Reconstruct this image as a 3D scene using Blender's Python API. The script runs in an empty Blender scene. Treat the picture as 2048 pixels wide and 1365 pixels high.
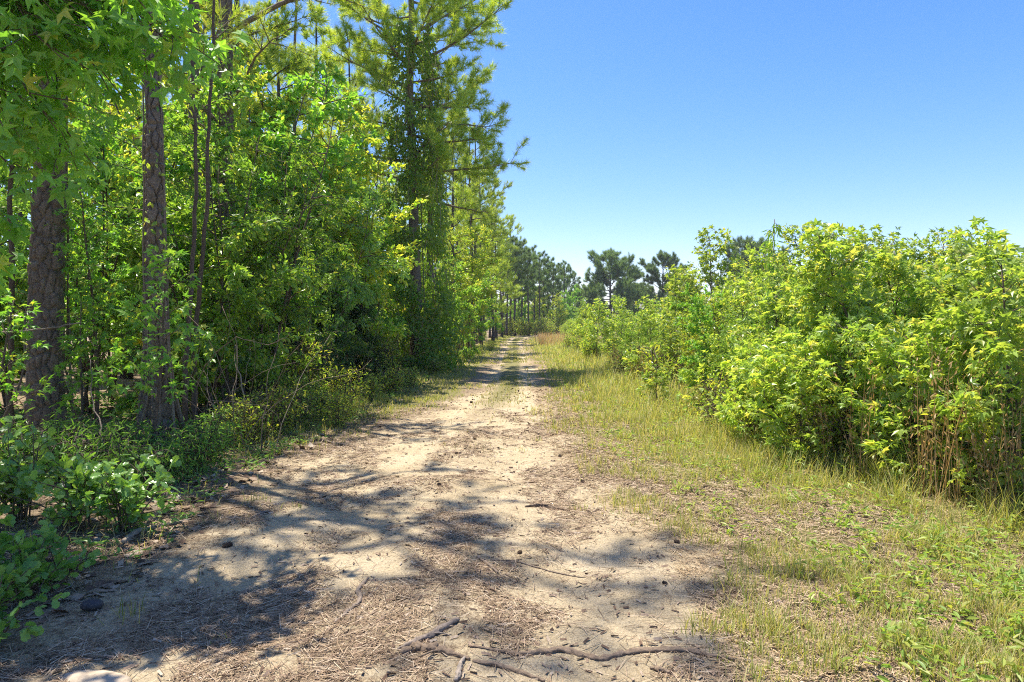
import bpy, math
import numpy as np
from mathutils import Vector, Matrix

sc = bpy.context.scene
R = math.radians
# ------------------------------------------------------------------ camera, sky, sun, exposure
EYE = 1.5
cam_d = bpy.data.cameras.new("camera")
cam_d.lens = 24.0
cam_d.sensor_width = 36.0
cam_d.shift_y = -32.0 / 2048.0
cam_d.clip_start = 0.05
cam_d.clip_end = 3000
cam = bpy.data.objects.new("camera", cam_d)
cam.location = (0, 0, EYE)
cam.rotation_euler = (R(90), 0, 0)
sc.collection.objects.link(cam)
sc.camera = cam

SUN_AZ, SUN_EL = -52.0, 71.0            # degrees, azimuth clockwise from +Y (negative = left of the view)
tosun = Vector((math.sin(R(SUN_AZ)) * math.cos(R(SUN_EL)), math.cos(R(SUN_AZ)) * math.cos(R(SUN_EL)), math.sin(R(SUN_EL))))
world = bpy.data.worlds.new("World")
sc.world = world
world.use_nodes = True
wn = world.node_tree
sky = wn.nodes.new("ShaderNodeTexSky")
sky.sky_type = 'NISHITA'
sky.sun_disc = False
sky.sun_elevation = R(SUN_EL)
sky.sun_rotation = R(SUN_AZ % 360)
sky.air_density = 1.0
sky.dust_density = 0.6
sky.ozone_density = 2.5
bg = wn.nodes["Background"]
bg.inputs["Strength"].default_value = 0.093
hs = wn.nodes.new("ShaderNodeHueSaturation")
hs.inputs["Saturation"].default_value = 1.33
hs.inputs["Hue"].default_value = 0.503
wn.links.new(sky.outputs[0], hs.inputs["Color"])
mul = wn.nodes.new("ShaderNodeMixRGB")
mul.blend_type = 'MULTIPLY'
mul.inputs[0].default_value = 1.0
mul.inputs[2].default_value = (1.02, 0.905, 1.0, 1)
wn.links.new(hs.outputs[0], mul.inputs[1])
wn.links.new(mul.outputs[0], bg.inputs["Color"])

sun_d = bpy.data.lights.new("sun", 'SUN')
sun_d.energy = 3.8
sun_d.angle = R(0.53)
sun_d.color = (1.0, 0.94, 0.82)
sun = bpy.data.objects.new("sun", sun_d)
sun.rotation_euler = tosun.to_track_quat('Z', 'Y').to_euler()
sun.location = (-20, 20, 40)
sc.collection.objects.link(sun)

sc.view_settings.view_transform = 'Standard'
sc.view_settings.look = 'None'
sc.view_settings.gamma = 1.0
sc.view_settings.exposure = 1.42
sc.cycles.max_bounces = 10
sc.cycles.diffuse_bounces = 7
sc.cycles.glossy_bounces = 2
sc.cycles.transmission_bounces = 8
sc.cycles.use_denoising = False          # leaf-sized detail stays crisp; the remaining grain is photographic
sc.cycles.sample_clamp_indirect = 6.0
sc.cycles.pixel_filter_type = 'BLACKMAN_HARRIS'
sc.cycles.filter_width = 1.1

# ------------------------------------------------------------------ helpers
CX, HY, F = 1024.0, 650.0, 24.0 / 36.0 * 2048.0
CAM = np.array([0, 0, EYE])


def X(px, d):
    """world x of a photograph column at depth d"""
    return (px - CX) / F * d


def Z(py, d):
    return EYE - (py - HY) / F * d


def hashn(ix, iy, seed):
    n = (ix.astype(np.int64) * 374761393 + iy.astype(np.int64) * 668265263 + seed * 974711) & 0x7fffffff
    n = (n ^ (n >> 13)) * 1274126177 & 0x7fffffff
    n = (n ^ (n >> 16)) & 0xffff
    return n / 65535.0


def vnoise(x, y, seed=0):
    x = np.asarray(x, float); y = np.asarray(y, float)
    ix = np.floor(x); iy = np.floor(y)
    fx = x - ix; fy = y - iy
    fx = fx * fx * (3 - 2 * fx); fy = fy * fy * (3 - 2 * fy)
    a = hashn(ix, iy, seed); b = hashn(ix + 1, iy, seed)
    c = hashn(ix, iy + 1, seed); d = hashn(ix + 1, iy + 1, seed)
    return (a * (1 - fx) + b * fx) * (1 - fy) + (c * (1 - fx) + d * fx) * fy


def fbm(x, y, seed=0, o=4):
    s = 0; a = 0.5; t = 0
    for k in range(o):
        s = s + a * vnoise(x * 2 ** k, y * 2 ** k, seed + k * 17); t += a; a *= 0.5
    return s / t


YT = np.array([0, 2.5, 4.5, 6.8, 10.2, 15.7, 25.6, 41, 58, 80, 110, 700.])
PL = np.array([-2.3, -2.3, -2.2, -2.5, -2.0, -1.0, -1.0, -.8, -.8, -.3, 3, 60.])
PR = np.array([1.2, 1.15, 1.35, .85, .75, .76, 1.0, 1.0, 1.1, 2.0, 5.5, 62.])
LB = np.array([-2.8, -2.7, -2.5, -2.8, -2.6, -2.4, -2.0, -1.7, -1.3, -1.0, 2, 50.])
RB = np.array([5.0, 4.8, 4.4, 3.6, 2.9, 2.7, 2.9, 3.2, 3.4, 5.0, 9, 80.])


def pl(y): return np.interp(y, YT, PL)
def pr(y): return np.interp(y, YT, PR)
def lb(y): return np.interp(y, YT, LB)
def rb(y): return np.interp(y, YT, RB)


def ground_z(x, y):
    x = np.asarray(x, float); y = np.asarray(y, float)
    far = np.clip(1 - y / 90.0, 0, 1)
    z = (fbm(x * .55, y * .55, 3, 3) - .5) * .12
    z += (fbm(x * 2.6, y * 2.6, 8, 3) - .5) * .06
    side = np.clip((lb(y) - x) / 2.5, 0, 1)
    z += side * (fbm(x * .3, y * .3, 12, 2) - .35) * .35
    side = np.clip((x - rb(y) + 1.0) / 2.5, 0, 1)
    z += side * .08
    mid = (pl(y) + pr(y)) / 2
    hw = (pr(y) - pl(y)) / 2
    u = (x - mid) / np.maximum(hw, .1)
    z -= .03 * np.exp(-((np.abs(u) - .55) / .3) ** 2)
    return z * far


def gz(x, y): return float(ground_z(np.array([x]), np.array([y]))[0])


def norm(v):
    return v / np.maximum(np.linalg.norm(v, axis=-1, keepdims=True), 1e-9)


class MB:
    """collects vertices, triangles and quads for one mesh"""
    def __init__(s):
        s.v = []; s.t = []; s.q = []; s.n = 0

    def add(s, v, t=None, q=None):
        if t is not None and len(t): s.t.append(np.asarray(t, np.int64) + s.n)
        if q is not None and len(q): s.q.append(np.asarray(q, np.int64) + s.n)
        s.v.append(np.asarray(v, float)); s.n += len(v)

    def mesh(s, name, mat, smooth=False):
        me = bpy.data.meshes.new(name)
        v = np.concatenate(s.v) if s.v else np.zeros((0, 3))
        t = np.concatenate(s.t) if s.t else np.zeros((0, 3), np.int64)
        q = np.concatenate(s.q) if s.q else np.zeros((0, 4), np.int64)
        me.vertices.add(len(v)); me.vertices.foreach_set("co", v.astype(np.float32).ravel())
        nl = t.size + q.size
        me.loops.add(nl)
        me.loops.foreach_set("vertex_index", np.concatenate([t.ravel(), q.ravel()]).astype(np.int32))
        me.polygons.add(len(t) + len(q))
        st = np.concatenate([np.arange(len(t)) * 3, t.size + np.arange(len(q)) * 4]).astype(np.int32)
        me.polygons.foreach_set("loop_start", st)
        me.polygons.foreach_set("use_smooth", np.full(len(st), smooth))
        me.update(calc_edges=True)
        me.materials.append(mat)
        return me


def tube(mb, pts, rad, n=7, cap=True, rough=0.0, seed=0):
    pts = np.asarray(pts, float); rad = np.asarray(rad, float)
    m = len(pts)
    tan = norm(np.gradient(pts, axis=0))
    ref = np.array([0, 0, 1.0]) if abs(tan[0][2]) < .85 else np.array([0, 1.0, 0])
    if m > 2 and np.ptp(np.abs(tan[:, 2])) > .8: ref = np.array([.31, .9, .29])
    a = norm(np.cross(tan, ref)); b = np.cross(tan, a)
    th = np.arange(n) * 2 * math.pi / n
    ring = (a[:, None] * np.cos(th)[None, :, None] + b[:, None] * np.sin(th)[None, :, None]) * rad[:, None, None] + pts[:, None]
    if rough:
        jj, ii_ = np.meshgrid(np.arange(n), np.arange(m))
        k_ = 1 + rough * ((vnoise(jj * .9, ii_ * .35, seed) - .5) * 1.6 + (vnoise(jj * 2.3, ii_ * 1.1, seed + 5) - .5))
        ring = pts[:, None] + (ring - pts[:, None]) * k_[..., None]
    v = ring.reshape(-1, 3)
    i = np.arange(m - 1)[:, None] * n; j = np.arange(n)[None]; k = (j + 1) % n
    q = np.stack([i + j, i + k, i + n + k, i + n + j], -1).reshape(-1, 4)
    t = None
    if cap:
        v = np.concatenate([v, pts[:1], pts[-1:]])
        j = np.arange(n); k = (j + 1) % n
        t = np.concatenate([np.stack([np.full(n, m * n), k, j], -1), np.stack([np.full(n, m * n + 1), (m - 1) * n + j, (m - 1) * n + k], -1)])
    mb.add(v, t, q)


def scatter(mb, tpl, pos, ax, nr, sc_):
    tv, tf = tpl
    pos = np.asarray(pos, float)
    if len(pos) == 0: return
    x = norm(np.asarray(ax, float)); z = np.asarray(nr, float)
    z = norm(z - (z * x).sum(-1, keepdims=True) * x + 1e-6)
    y = np.cross(z, x)
    s = np.broadcast_to(np.asarray(sc_, float), (len(pos),))[:, None, None]
    v = pos[:, None] + s * (tv[None, :, 0:1] * x[:, None] + tv[None, :, 1:2] * y[:, None] + tv[None, :, 2:3] * z[:, None])
    k = len(tv)
    off = (np.arange(len(pos)) * k)[:, None, None]
    f = (tf[None] + off).reshape(-1, tf.shape[1])
    if tf.shape[1] == 3: mb.add(v.reshape(-1, 3), t=f)
    else: mb.add(v.reshape(-1, 3), q=f)


def mat_from(pos, ax, nr, s):
    x = norm(np.asarray(ax, float)); z = np.asarray(nr, float)
    z = norm(z - (z @ x) * x); y = np.cross(z, x)
    M = Matrix.Identity(4)
    for i in range(3):
        M[i][0] = x[i] * s; M[i][1] = y[i] * s; M[i][2] = z[i] * s; M[i][3] = pos[i]
    return M


def tag(o, label=None, cat=None, group=None, kind=None):
    if label: o["label"] = label
    if cat: o["category"] = cat
    if group: o["group"] = group
    if kind: o["kind"] = kind
    return o


def link(name, data, parent=None):
    o = bpy.data.objects.new(name, data)
    sc.collection.objects.link(o)
    if parent is not None: o.parent = parent
    return o


def thing(name, label, cat, loc=(0, 0, 0), rz=0, s=1.0, group=None, tilt=(0, 0)):
    o = link(name, None)
    o.location = loc; o.rotation_euler = (tilt[0], tilt[1], rz)
    o.scale = (s, s, s) if np.isscalar(s) else s
    return tag(o, label, cat, group)


def place(parts, name, label, cat, x, y, rz=0, s=1.0, group=None, dz=0.0, tilt=(0, 0)):
    """one thing with its own part objects; alike things share mesh data"""
    o = thing(name, label, cat, (x, y, gz(x, y) + dz), rz, s, group, tilt)
    for pn, me, kind in parts:
        c = link(pn, me, o)
        if kind: c["kind"] = kind
    return o


# ------------------------------------------------------------------ templates
def star_leaf(petiole=True, var=0):
    ang = np.radians([180, -128, -92, -62, -30, 0, 30, 62, 92, 128])
    rad = np.array([.10, .62, .36, .92, .42, 1.05, .42, .92, .36, .62])
    zz = np.array([0, -.10, .03, -.14, .04, -.18, .04, -.14, .03, -.10])
    if var:
        rad = rad * np.array([1, .8, 1.15, 1.05, 1.1, .9, .95, .85, 1.2, 1.05]); zz = zz * np.array([1, 2, -1, 1.6, -1, 1.3, 1.4, .2, 1, -.4])
    v = np.stack([.55 + .62 * rad * np.cos(ang), .62 * rad * np.sin(ang), zz * 1.1], -1)
    v = np.concatenate([[[.55, 0, .03]], v])
    f = [[0, 1 + i, 1 + (i + 1) % 10] for i in range(10)]
    if petiole:
        v = np.concatenate([v, [[-.05, -.012, .0], [-.05, .012, .0]]])
        f.append([11, 12, 1])
    return v, np.array(f)[:, ::-1]


def oval_leaf(w=.23, fold=.07, droop=.12):
    v = np.array([[0, 0, 0], [.28, w * .9, fold], [.66, w * .85, fold * .7 - droop * .4], [1, 0, -droop], [.66, -w * .85, fold * .7 - droop * .4], [.28, -w * .9, fold]])
    f = np.array([[0, 3, 2, 1], [0, 5, 4, 3]])
    return v, f[:, ::-1]


def lobed_leaf():
    pts = [(0, .02), (.2, .13), (.38, .30), (.50, .22), (.68, .36), (.80, .24), (.95, .20), (1.02, 0)]
    v = [[p[0], 0, .0 - .15 * p[0] ** 2] for p in pts]
    v += [[p[0], p[1], .05 - .15 * p[0] ** 2] for p in pts]
    v += [[p[0], -p[1], .05 - .15 * p[0] ** 2] for p in pts]
    n = len(pts); f = []
    for i in range(n - 1):
        f.append([i, i + 1, n + i + 1, n + i]); f.append([i, 2 * n + i, 2 * n + i + 1, i + 1])
    return np.array(v, float), np.array(f)


def needle_tuft(n, w, seed, lo=12, hi=75, along=.35):
    g = np.random.default_rng(seed)
    v = []; f = []
    for i in range(n):
        th = g.uniform(0, 2 * math.pi); ph = R(g.uniform(lo, hi)); L = g.uniform(.7, 1.0)
        d = np.array([math.cos(ph), math.sin(ph) * math.cos(th), math.sin(ph) * math.sin(th)])
        p = np.array([-g.uniform(0, along), 0, 0])
        s = norm(np.cross(d, g.normal(size=3))) * w
        k = len(v)
        v += [p - s, p + s, p + d * L + np.array([0, 0, -.05])]
        f.append([k, k + 1, k + 2])
    return np.array(v), np.array(f)


def blade(curve=.5, w=.03):
    v = np.array([[0, -w, 0], [0, w, 0], [.55, w * .8, .08 * curve], [.55, -w * .8, .08 * curve], [1, 0, curve * .45]])
    return v, np.array([[0, 1, 2], [0, 2, 3], [3, 2, 4]])


STAR, STARF = star_leaf(True), star_leaf(False)
STAR2 = star_leaf(True, 1)
OVAL, OVALN, CANE = oval_leaf(.25, .06, .14), oval_leaf(.17, .05, .2), oval_leaf(.09, .03, .3)
LOBED = lobed_leaf()
TUFTO = needle_tuft(20, .026, 4, 8, 75, .5)
TUFT, TUFTF, TUFTN = needle_tuft(28, .022, 1, 10, 85, .5), needle_tuft(26, .030, 2, 10, 85, .6), needle_tuft(36, .013, 3, 8, 70, .5)
BLADE = blade()

# ------------------------------------------------------------------ materials
def newmat(name):
    m = bpy.data.materials.new(name); m.use_nodes = True
    nt = m.node_tree
    for n in list(nt.nodes): nt.nodes.remove(n)
    return m, nt, lambda t, **k: mknode(nt, t, **k)


def mknode(nt, t, **k):
    n = nt.nodes.new("ShaderNode" + t)
    for a, b in k.items():
        if a.startswith("i_"):
            n.inputs[a[2:].replace("_", " ")].default_value = b
        else: setattr(n, a, b)
    return n


def ramp(nt, cols, pos=None, interp='LINEAR'):
    n = nt.nodes.new("ShaderNodeValToRGB")
    e = n.color_ramp.elements
    n.color_ramp.interpolation = interp
    pos = pos or [i / (len(cols) - 1) for i in range(len(cols))]
    while len(e) < len(cols): e.new(.5)
    for el, c, p in zip(e, cols, pos):
        el.position = p; el.color = (*c, 1)
    return n


def leaf_mat(name, cols, pos=None, trans=.42, rough=.42, spec=.5, tint=(1.5, 1.45, .6), gain=2.45):
    cols = [tuple(min(.5, v * gain) for v in c) for c in cols]
    m, nt, N = newmat(name); L = nt.links.new
    geo = N("NewGeometry"); oi = N("ObjectInfo")
    a = N("Math", operation='ADD'); L(geo.outputs["Random Per Island"], a.inputs[0]); L(oi.outputs["Random"], a.inputs[1])
    fr = N("Math", operation='FRACT'); L(a.outputs[0], fr.inputs[0])
    rp = ramp(nt, cols, pos); L(fr.outputs[0], rp.inputs[0])
    hv = N("HueSaturation"); L(rp.outputs[0], hv.inputs["Color"])
    mr = N("MapRange"); L(oi.outputs["Random"], mr.inputs[0]); mr.inputs[3].default_value = .8; mr.inputs[4].default_value = 1.2
    L(mr.outputs[0], hv.inputs["Value"])
    p = N("BsdfPrincipled"); L(hv.outputs[0], p.inputs["Base Color"])
    p.inputs["Roughness"].default_value = rough; p.inputs["Specular IOR Level"].default_value = spec
    tr = N("BsdfTranslucent")
    mx = N("MixRGB", blend_type='MULTIPLY'); mx.inputs[0].default_value = 1; L(hv.outputs[0], mx.inputs[1]); mx.inputs[2].default_value = (*tint, 1)
    L(mx.outputs[0], tr.inputs["Color"])
    ms = N("MixShader"); ms.inputs[0].default_value = trans
    L(p.outputs[0], ms.inputs[1]); L(tr.outputs[0], ms.inputs[2])
    o = N("OutputMaterial"); L(ms.outputs[0], o.inputs["Surface"])
    return m


def bark_mat(name, cols, scale=(9, 9, 2.5), bump=.6, lichen=.0):
    m, nt, N = newmat(name); L = nt.links.new
    tc = N("TexCoord"); mp = N("Mapping"); mp.inputs["Scale"].default_value = scale
    L(tc.outputs["Object"], mp.inputs[0])
    n1 = N("TexNoise", i_Scale=1.0, i_Detail=6.0, i_Roughness=.65); L(mp.outputs[0], n1.inputs["Vector"])
    v = N("TexVoronoi", feature='DISTANCE_TO_EDGE', i_Scale=1.3); L(mp.outputs[0], v.inputs["Vector"])
    rp = ramp(nt, cols); L(n1.outputs[0], rp.inputs[0])
    n2 = N("TexNoise", i_Scale=60.0, i_Detail=4.0); L(tc.outputs["Object"], n2.inputs["Vector"])
    r2 = ramp(nt, [(.55, .55, .55), (1.25, 1.2, 1.15)], [.3, .7]); L(n2.outputs[0], r2.inputs[0])
    mx = N("MixRGB", blend_type='MULTIPLY'); mx.inputs[0].default_value = 1
    L(rp.outputs[0], mx.inputs[1]); L(r2.outputs[0], mx.inputs[2])
    p = N("BsdfPrincipled"); p.inputs["Roughness"].default_value = .9; p.inputs["Specular IOR Level"].default_value = .2
    L(mx.outputs[0], p.inputs["Base Color"])
    mn = N("Math", operation='MULTIPLY'); L(v.outputs[0], mn.inputs[0]); mn.inputs[1].default_value = 1.5
    ad = N("Math", operation='ADD'); L(mn.outputs[0], ad.inputs[0]); L(n2.outputs[0], ad.inputs[1])
    bp = N("Bump", i_Strength=bump, i_Distance=.02); L(ad.outputs[0], bp.inputs["Height"]); L(bp.outputs[0], p.inputs["Normal"])
    o = N("OutputMaterial"); L(p.outputs[0], o.inputs["Surface"])
    return m


def plain_mat(name, cols, rough=.85, pos=None, bump=0, bscale=80):
    """per-piece colour from a ramp, with fine grain"""
    m, nt, N = newmat(name); L = nt.links.new
    geo = N("NewGeometry"); oi = N("ObjectInfo")
    a = N("Math", operation='ADD'); L(geo.outputs["Random Per Island"], a.inputs[0]); L(oi.outputs["Random"], a.inputs[1])
    fr = N("Math", operation='FRACT'); L(a.outputs[0], fr.inputs[0])
    rp = ramp(nt, cols, pos); L(fr.outputs[0], rp.inputs[0])
    tc = N("TexCoord"); n = N("TexNoise", i_Scale=float(bscale), i_Detail=4.0); L(tc.outputs["Object"], n.inputs["Vector"])
    r2 = ramp(nt, [(.65, .65, .65), (1.2, 1.2, 1.2)], [.3, .7]); L(n.outputs[0], r2.inputs[0])
    mx = N("MixRGB", blend_type='MULTIPLY'); mx.inputs[0].default_value = 1; L(rp.outputs[0], mx.inputs[1]); L(r2.outputs[0], mx.inputs[2])
    p = N("BsdfPrincipled"); p.inputs["Roughness"].default_value = rough; p.inputs["Specular IOR Level"].default_value = .25
    L(mx.outputs[0], p.inputs["Base Color"])
    if bump:
        bp = N("Bump", i_Strength=bump, i_Distance=.01); L(n.outputs[0], bp.inputs["Height"]); L(bp.outputs[0], p.inputs["Normal"])
    o = N("OutputMaterial"); L(p.outputs[0], o.inputs["Surface"])
    return m


M = {}
M['sapling'] = leaf_mat('sweetgum_leaf', [(.065, .115, .024), (.112, .172, .036), (.165, .215, .05), (.235, .245, .062)], [0, .35, .82, 1], .56, .36, .65, tint=(1.7, 1.5, .6), gain=2.3)
M['gum_shade'] = leaf_mat('shaded_gum_leaf', [(.055, .125, .02), (.08, .165, .024), (.115, .20, .03), (.22, .25, .035)], [0, .4, .88, 1], .5, .38, .5)
M['broad'] = leaf_mat('broad_leaf', [(.055, .11, .02), (.085, .15, .025), (.13, .19, .03), (.24, .24, .045)], [0, .4, .86, 1], .52, .38, .5)
M['broad_light'] = leaf_mat('light_broad_leaf', [(.09, .155, .02), (.14, .21, .027), (.20, .245, .034), (.27, .26, .04)], None, .52, .42, .5)
M['glossy'] = leaf_mat('glossy_leaf', [(.055, .11, .025), (.08, .145, .03), (.11, .175, .038)], None, .42, .30, .7)
M['vine'] = leaf_mat('vine_leaf', [(.06, .115, .016), (.10, .16, .022), (.15, .20, .03), (.20, .15, .05)], [0, .5, .92, 1], .5, .42, .5, gain=2.6)
M['pine'] = leaf_mat('pine_needle', [(.08, .14, .026), (.13, .195, .032), (.20, .245, .04), (.24, .19, .065)], [0, .4, .95, 1], .48, .42, .5, (1.7, 1.5, .55), 2.2)
M['pine_far'] = leaf_mat('far_pine_needle', [(.042, .072, .026), (.06, .098, .034), (.08, .118, .04)], None, .4, .55, .4, (1.5, 1.4, .7), 2.3)
M['cedar'] = leaf_mat('cedar_spray', [(.03, .058, .018), (.042, .075, .022), (.055, .09, .026)], None, .25, .6, .3)
M['weed'] = leaf_mat('weed_leaf', [(.09, .15, .028), (.14, .20, .034), (.19, .23, .04), (.28, .24, .07)], [0, .4, .9, 1], .48, .45, .45)
M['dark_weed'] = leaf_mat('shade_plant_leaf', [(.05, .105, .022), (.07, .135, .027), (.10, .165, .032)], None, .42, .38, .5)
M['grass'] = leaf_mat('grass_blade', [(.12, .16, .035), (.18, .21, .05), (.26, .245, .075), (.36, .29, .15)], [0, .35, .65, 1], .5, .5, .35, (1.3, 1.2, .6), 1.5)
M['dry'] = leaf_mat('dry_grass_stalk', [(.34, .20, .08), (.45, .29, .12), (.52, .38, .20)], None, .35, .6, .3, (1.1, 1.0, .8), 1.0)
M['straw'] = plain_mat('dead_straw', [(.25, .16, .08), (.38, .27, .15), (.50, .38, .24)], .8)
M['bark'] = bark_mat('pine_bark', [(.07, .053, .04), (.145, .115, .088), (.245, .20, .16), (.37, .315, .26)], (9, 9, 6), .6)
M['bark2'] = bark_mat('thin_bark', [(.07, .05, .038), (.13, .10, .075), (.22, .18, .14)], (12, 12, 4), .5)
M['barkf'] = bark_mat('far_bark', [(.05, .042, .038), (.10, .085, .075), (.15, .13, .12)], (4, 4, 1.2), .4)
M['liana'] = plain_mat('liana_bark', [(.13, .09, .06), (.20, .15, .105), (.29, .235, .18)], .9, None, .5, 60)
M['stick'] = plain_mat('weathered_stick', [(.17, .125, .09), (.25, .195, .15), (.34, .28, .22)], .9, None, .6, 70)
M['root'] = plain_mat('root_bark', [(.17, .12, .08), (.24, .175, .12)], .9, None, .7, 60)
M['needle_litter'] = plain_mat('fallen_needle', [(.12, .078, .05), (.24, .16, .095), (.39, .28, .18), (.54, .43, .30)], .8, [0, .4, .75, 1])
M['chips'] = plain_mat('bark_chip', [(.07, .045, .032), (.16, .10, .065), (.28, .20, .14), (.44, .36, .27)], .9)
M['cone'] = plain_mat('pine_cone', [(.10, .065, .045), (.16, .11, .075)], .9, None, .4, 90)
M['stone'] = plain_mat('sandy_stone', [(.40, .32, .23), (.46, .37, .27)], .95, None, 1.0, 25)
M['darkstone'] = plain_mat('dark_stone', [(.045, .043, .045), (.06, .058, .06)], .7, None, .5, 50)


def ground_material():
    m, nt, N = newmat('ground'); L = nt.links.new
    tc = N("TexCoord")
    at = N("Attribute", attribute_name="sand"); gr = N("Attribute", attribute_name="green")
    n1 = N("TexNoise", i_Scale=1.3, i_Detail=6.0, i_Roughness=.6); L(tc.outputs["Object"], n1.inputs["Vector"])
    n2 = N("TexNoise", i_Scale=9.0, i_Detail=6.0, i_Roughness=.7); L(tc.outputs["Object"], n2.inputs["Vector"])
    n3 = N("TexNoise", i_Scale=70.0, i_Detail=5.0, i_Roughness=.75); L(tc.outputs["Object"], n3.inputs["Vector"])
    # sand colours
    rs = ramp(nt, [(.44, .345, .21), (.555, .445, .285), (.64, .53, .365)], [.25, .5, .75]); L(n1.outputs[0], rs.inputs[0])
    g3 = ramp(nt, [(.6, .56, .5), (1.05, 1.05, 1.05)], [.36, .56]); L(n3.outputs[0], g3.inputs[0])
    sand = N("MixRGB", blend_type='MULTIPLY'); sand.inputs[0].default_value = .8; L(rs.outputs[0], sand.inputs[1]); L(g3.outputs[0], sand.inputs[2])
    # needle and leaf litter
    mp = N("Mapping"); mp.inputs["Scale"].default_value = (60, 26, 40); mp.inputs["Rotation"].default_value = (0, 0, .6); L(tc.outputs["Object"], mp.inputs[0])
    n4 = N("TexNoise", i_Scale=1.0, i_Detail=5.0, i_Roughness=.7, i_Distortion=1.5); L(mp.outputs[0], n4.inputs["Vector"])
    rl = ramp(nt, [(.09, .065, .042), (.22, .155, .095), (.37, .28, .18), (.50, .41, .29)], [.3, .46, .58, .75]); L(n4.outputs[0], rl.inputs[0])
    # weight of sand broken up by noise
    ad = N("Math", operation='ADD'); L(at.outputs["Fac"], ad.inputs[0])
    s1 = N("Math", operation='MULTIPLY_ADD'); L(n2.outputs[0], s1.inputs[0]); s1.inputs[1].default_value = 1.5; s1.inputs[2].default_value = -.75
    L(s1.outputs[0], ad.inputs[1])
    ad2 = N("Math", operation='ADD'); L(ad.outputs[0], ad2.inputs[0])
    s2 = N("Math", operation='MULTIPLY_ADD'); L(n4.outputs[0], s2.inputs[0]); s2.inputs[1].default_value = 1.2; s2.inputs[2].default_value = -.6
    L(s2.outputs[0], ad2.inputs[1])
    st = N("MapRange"); L(ad2.outputs[0], st.inputs[0]); st.inputs[1].default_value = .3; st.inputs[2].default_value = .62
    mx = N("MixRGB"); L(st.outputs[0], mx.inputs[0]); L(rl.outputs[0], mx.inputs[1]); L(sand.outputs[0], mx.inputs[2])
    # low turf between the blades
    rg = ramp(nt, [(.12, .12, .04), (.21, .19, .075), (.33, .26, .13)], [.3, .5, .7]); L(n3.outputs[0], rg.inputs[0])
    ga = N("Math", operation='MULTIPLY_ADD'); L(n2.outputs[0], ga.inputs[0]); ga.inputs[1].default_value = 1.2; ga.inputs[2].default_value = -.6
    gb = N("Math", operation='ADD'); L(gr.outputs["Fac"], gb.inputs[0]); L(ga.outputs[0], gb.inputs[1])
    gm = N("MapRange"); L(gb.outputs[0], gm.inputs[0]); gm.inputs[1].default_value = .35; gm.inputs[2].default_value = .75
    m2 = N("MixRGB"); L(gm.outputs[0], m2.inputs[0]); L(mx.outputs[0], m2.inputs[1]); L(rg.outputs[0], m2.inputs[2])
    p = N("BsdfPrincipled"); p.inputs["Roughness"].default_value = .95; p.inputs["Specular IOR Level"].default_value = .15
    L(m2.outputs[0], p.inputs["Base Color"])
    h = N("Math", operation='MULTIPLY_ADD'); L(n3.outputs[0], h.inputs[0]); h.inputs[1].default_value = .35; L(n2.outputs[0], h.inputs[2])
    bp = N("Bump", i_Strength=1.0, i_Distance=.06); L(h.outputs[0], bp.inputs["Height"]); L(bp.outputs[0], p.inputs["Normal"])
    o = N("OutputMaterial"); L(p.outputs[0], o.inputs["Surface"])
    return m


M['ground'] = ground_material()

# ------------------------------------------------------------------ setting: ground sheet and sandy track
def seg(*parts):
    out = []
    for a, b, n in parts: out.append(np.linspace(a, b, n, endpoint=False))
    return np.concatenate(out)


gx = np.concatenate([seg((-900, -120, 8), (-120, -30, 14), (-30, -8, 28), (-8, -4, 24), (-4, 5, 96), (5, 9, 20), (9, 30, 20), (30, 120, 14), (120, 900, 8)), [900]])
gy = np.concatenate([seg((-60, 0, 14), (0, 2, 8), (2, 9, 90), (9, 18, 60), (18, 40, 56), (40, 110, 40), (110, 300, 16), (300, 2000, 12)), [2000]])
GX, GY = np.meshgrid(gx, gy, indexing='xy')
GZ = ground_z(GX, GY)
jl = (fbm(GX * .8, GY * .8, 31, 3) - .5) * 1.3
jr = (fbm(GX * .8, GY * .8, 37, 3) - .5) * 1.3
pathw = np.minimum((GX + jl - pl(GY)) / .5, (pr(GY) - GX + jr) / .45)
sandw = np.clip(pathw * .5 + .35, 0, 1)
# litter collects on the margins and between the wheel tracks, wheel tracks keep bare sand
midx = (pl(GY) + pr(GY)) / 2; hw = (pr(GY) - pl(GY)) / 2
u = (GX - midx) / hw
sandw *= (1 - .35 * np.clip((GY - 9) / 18, 0, 1)) * np.clip(.50 + .60 * fbm(GX * .9, GY * .6, 41, 3) - .25 * np.exp(-(u / .22) ** 2) + .12 * np.exp(-((np.abs(u) - .5) / .25) ** 2), 0, 1.15)
green = np.clip((GX - pr(GY) - jr * .8) / .7, 0, 1) * .9
green = np.maximum(green, np.clip((pl(GY) + .25 + jl * .8 - GX) / .6, 0, 1) * np.clip((GY - 7) / 5, 0, 1) * np.clip((GX - lb(GY) + 1.5) / 1.2, 0, 1) * .9)
green = np.maximum(green, np.exp(-(u / .5) ** 2) * np.clip((GY - 8) / 9, 0, .85) * np.clip(1.2 - np.abs(u), 0, 1))
green = np.maximum(green, np.where(GX > rb(GY), .9, 0))
ny, nx = GX.shape
V = np.stack([GX, GY, GZ], -1).reshape(-1, 3)
ii = (np.arange(ny - 1)[:, None] * nx + np.arange(nx - 1)[None])
Q = np.stack([ii, ii + 1, ii + nx + 1, ii + nx], -1).reshape(-1, 4)
onpath = (pathw.ravel()[Q].mean(1) > 0) & (V[Q, 1].mean(1) < 110)


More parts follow.
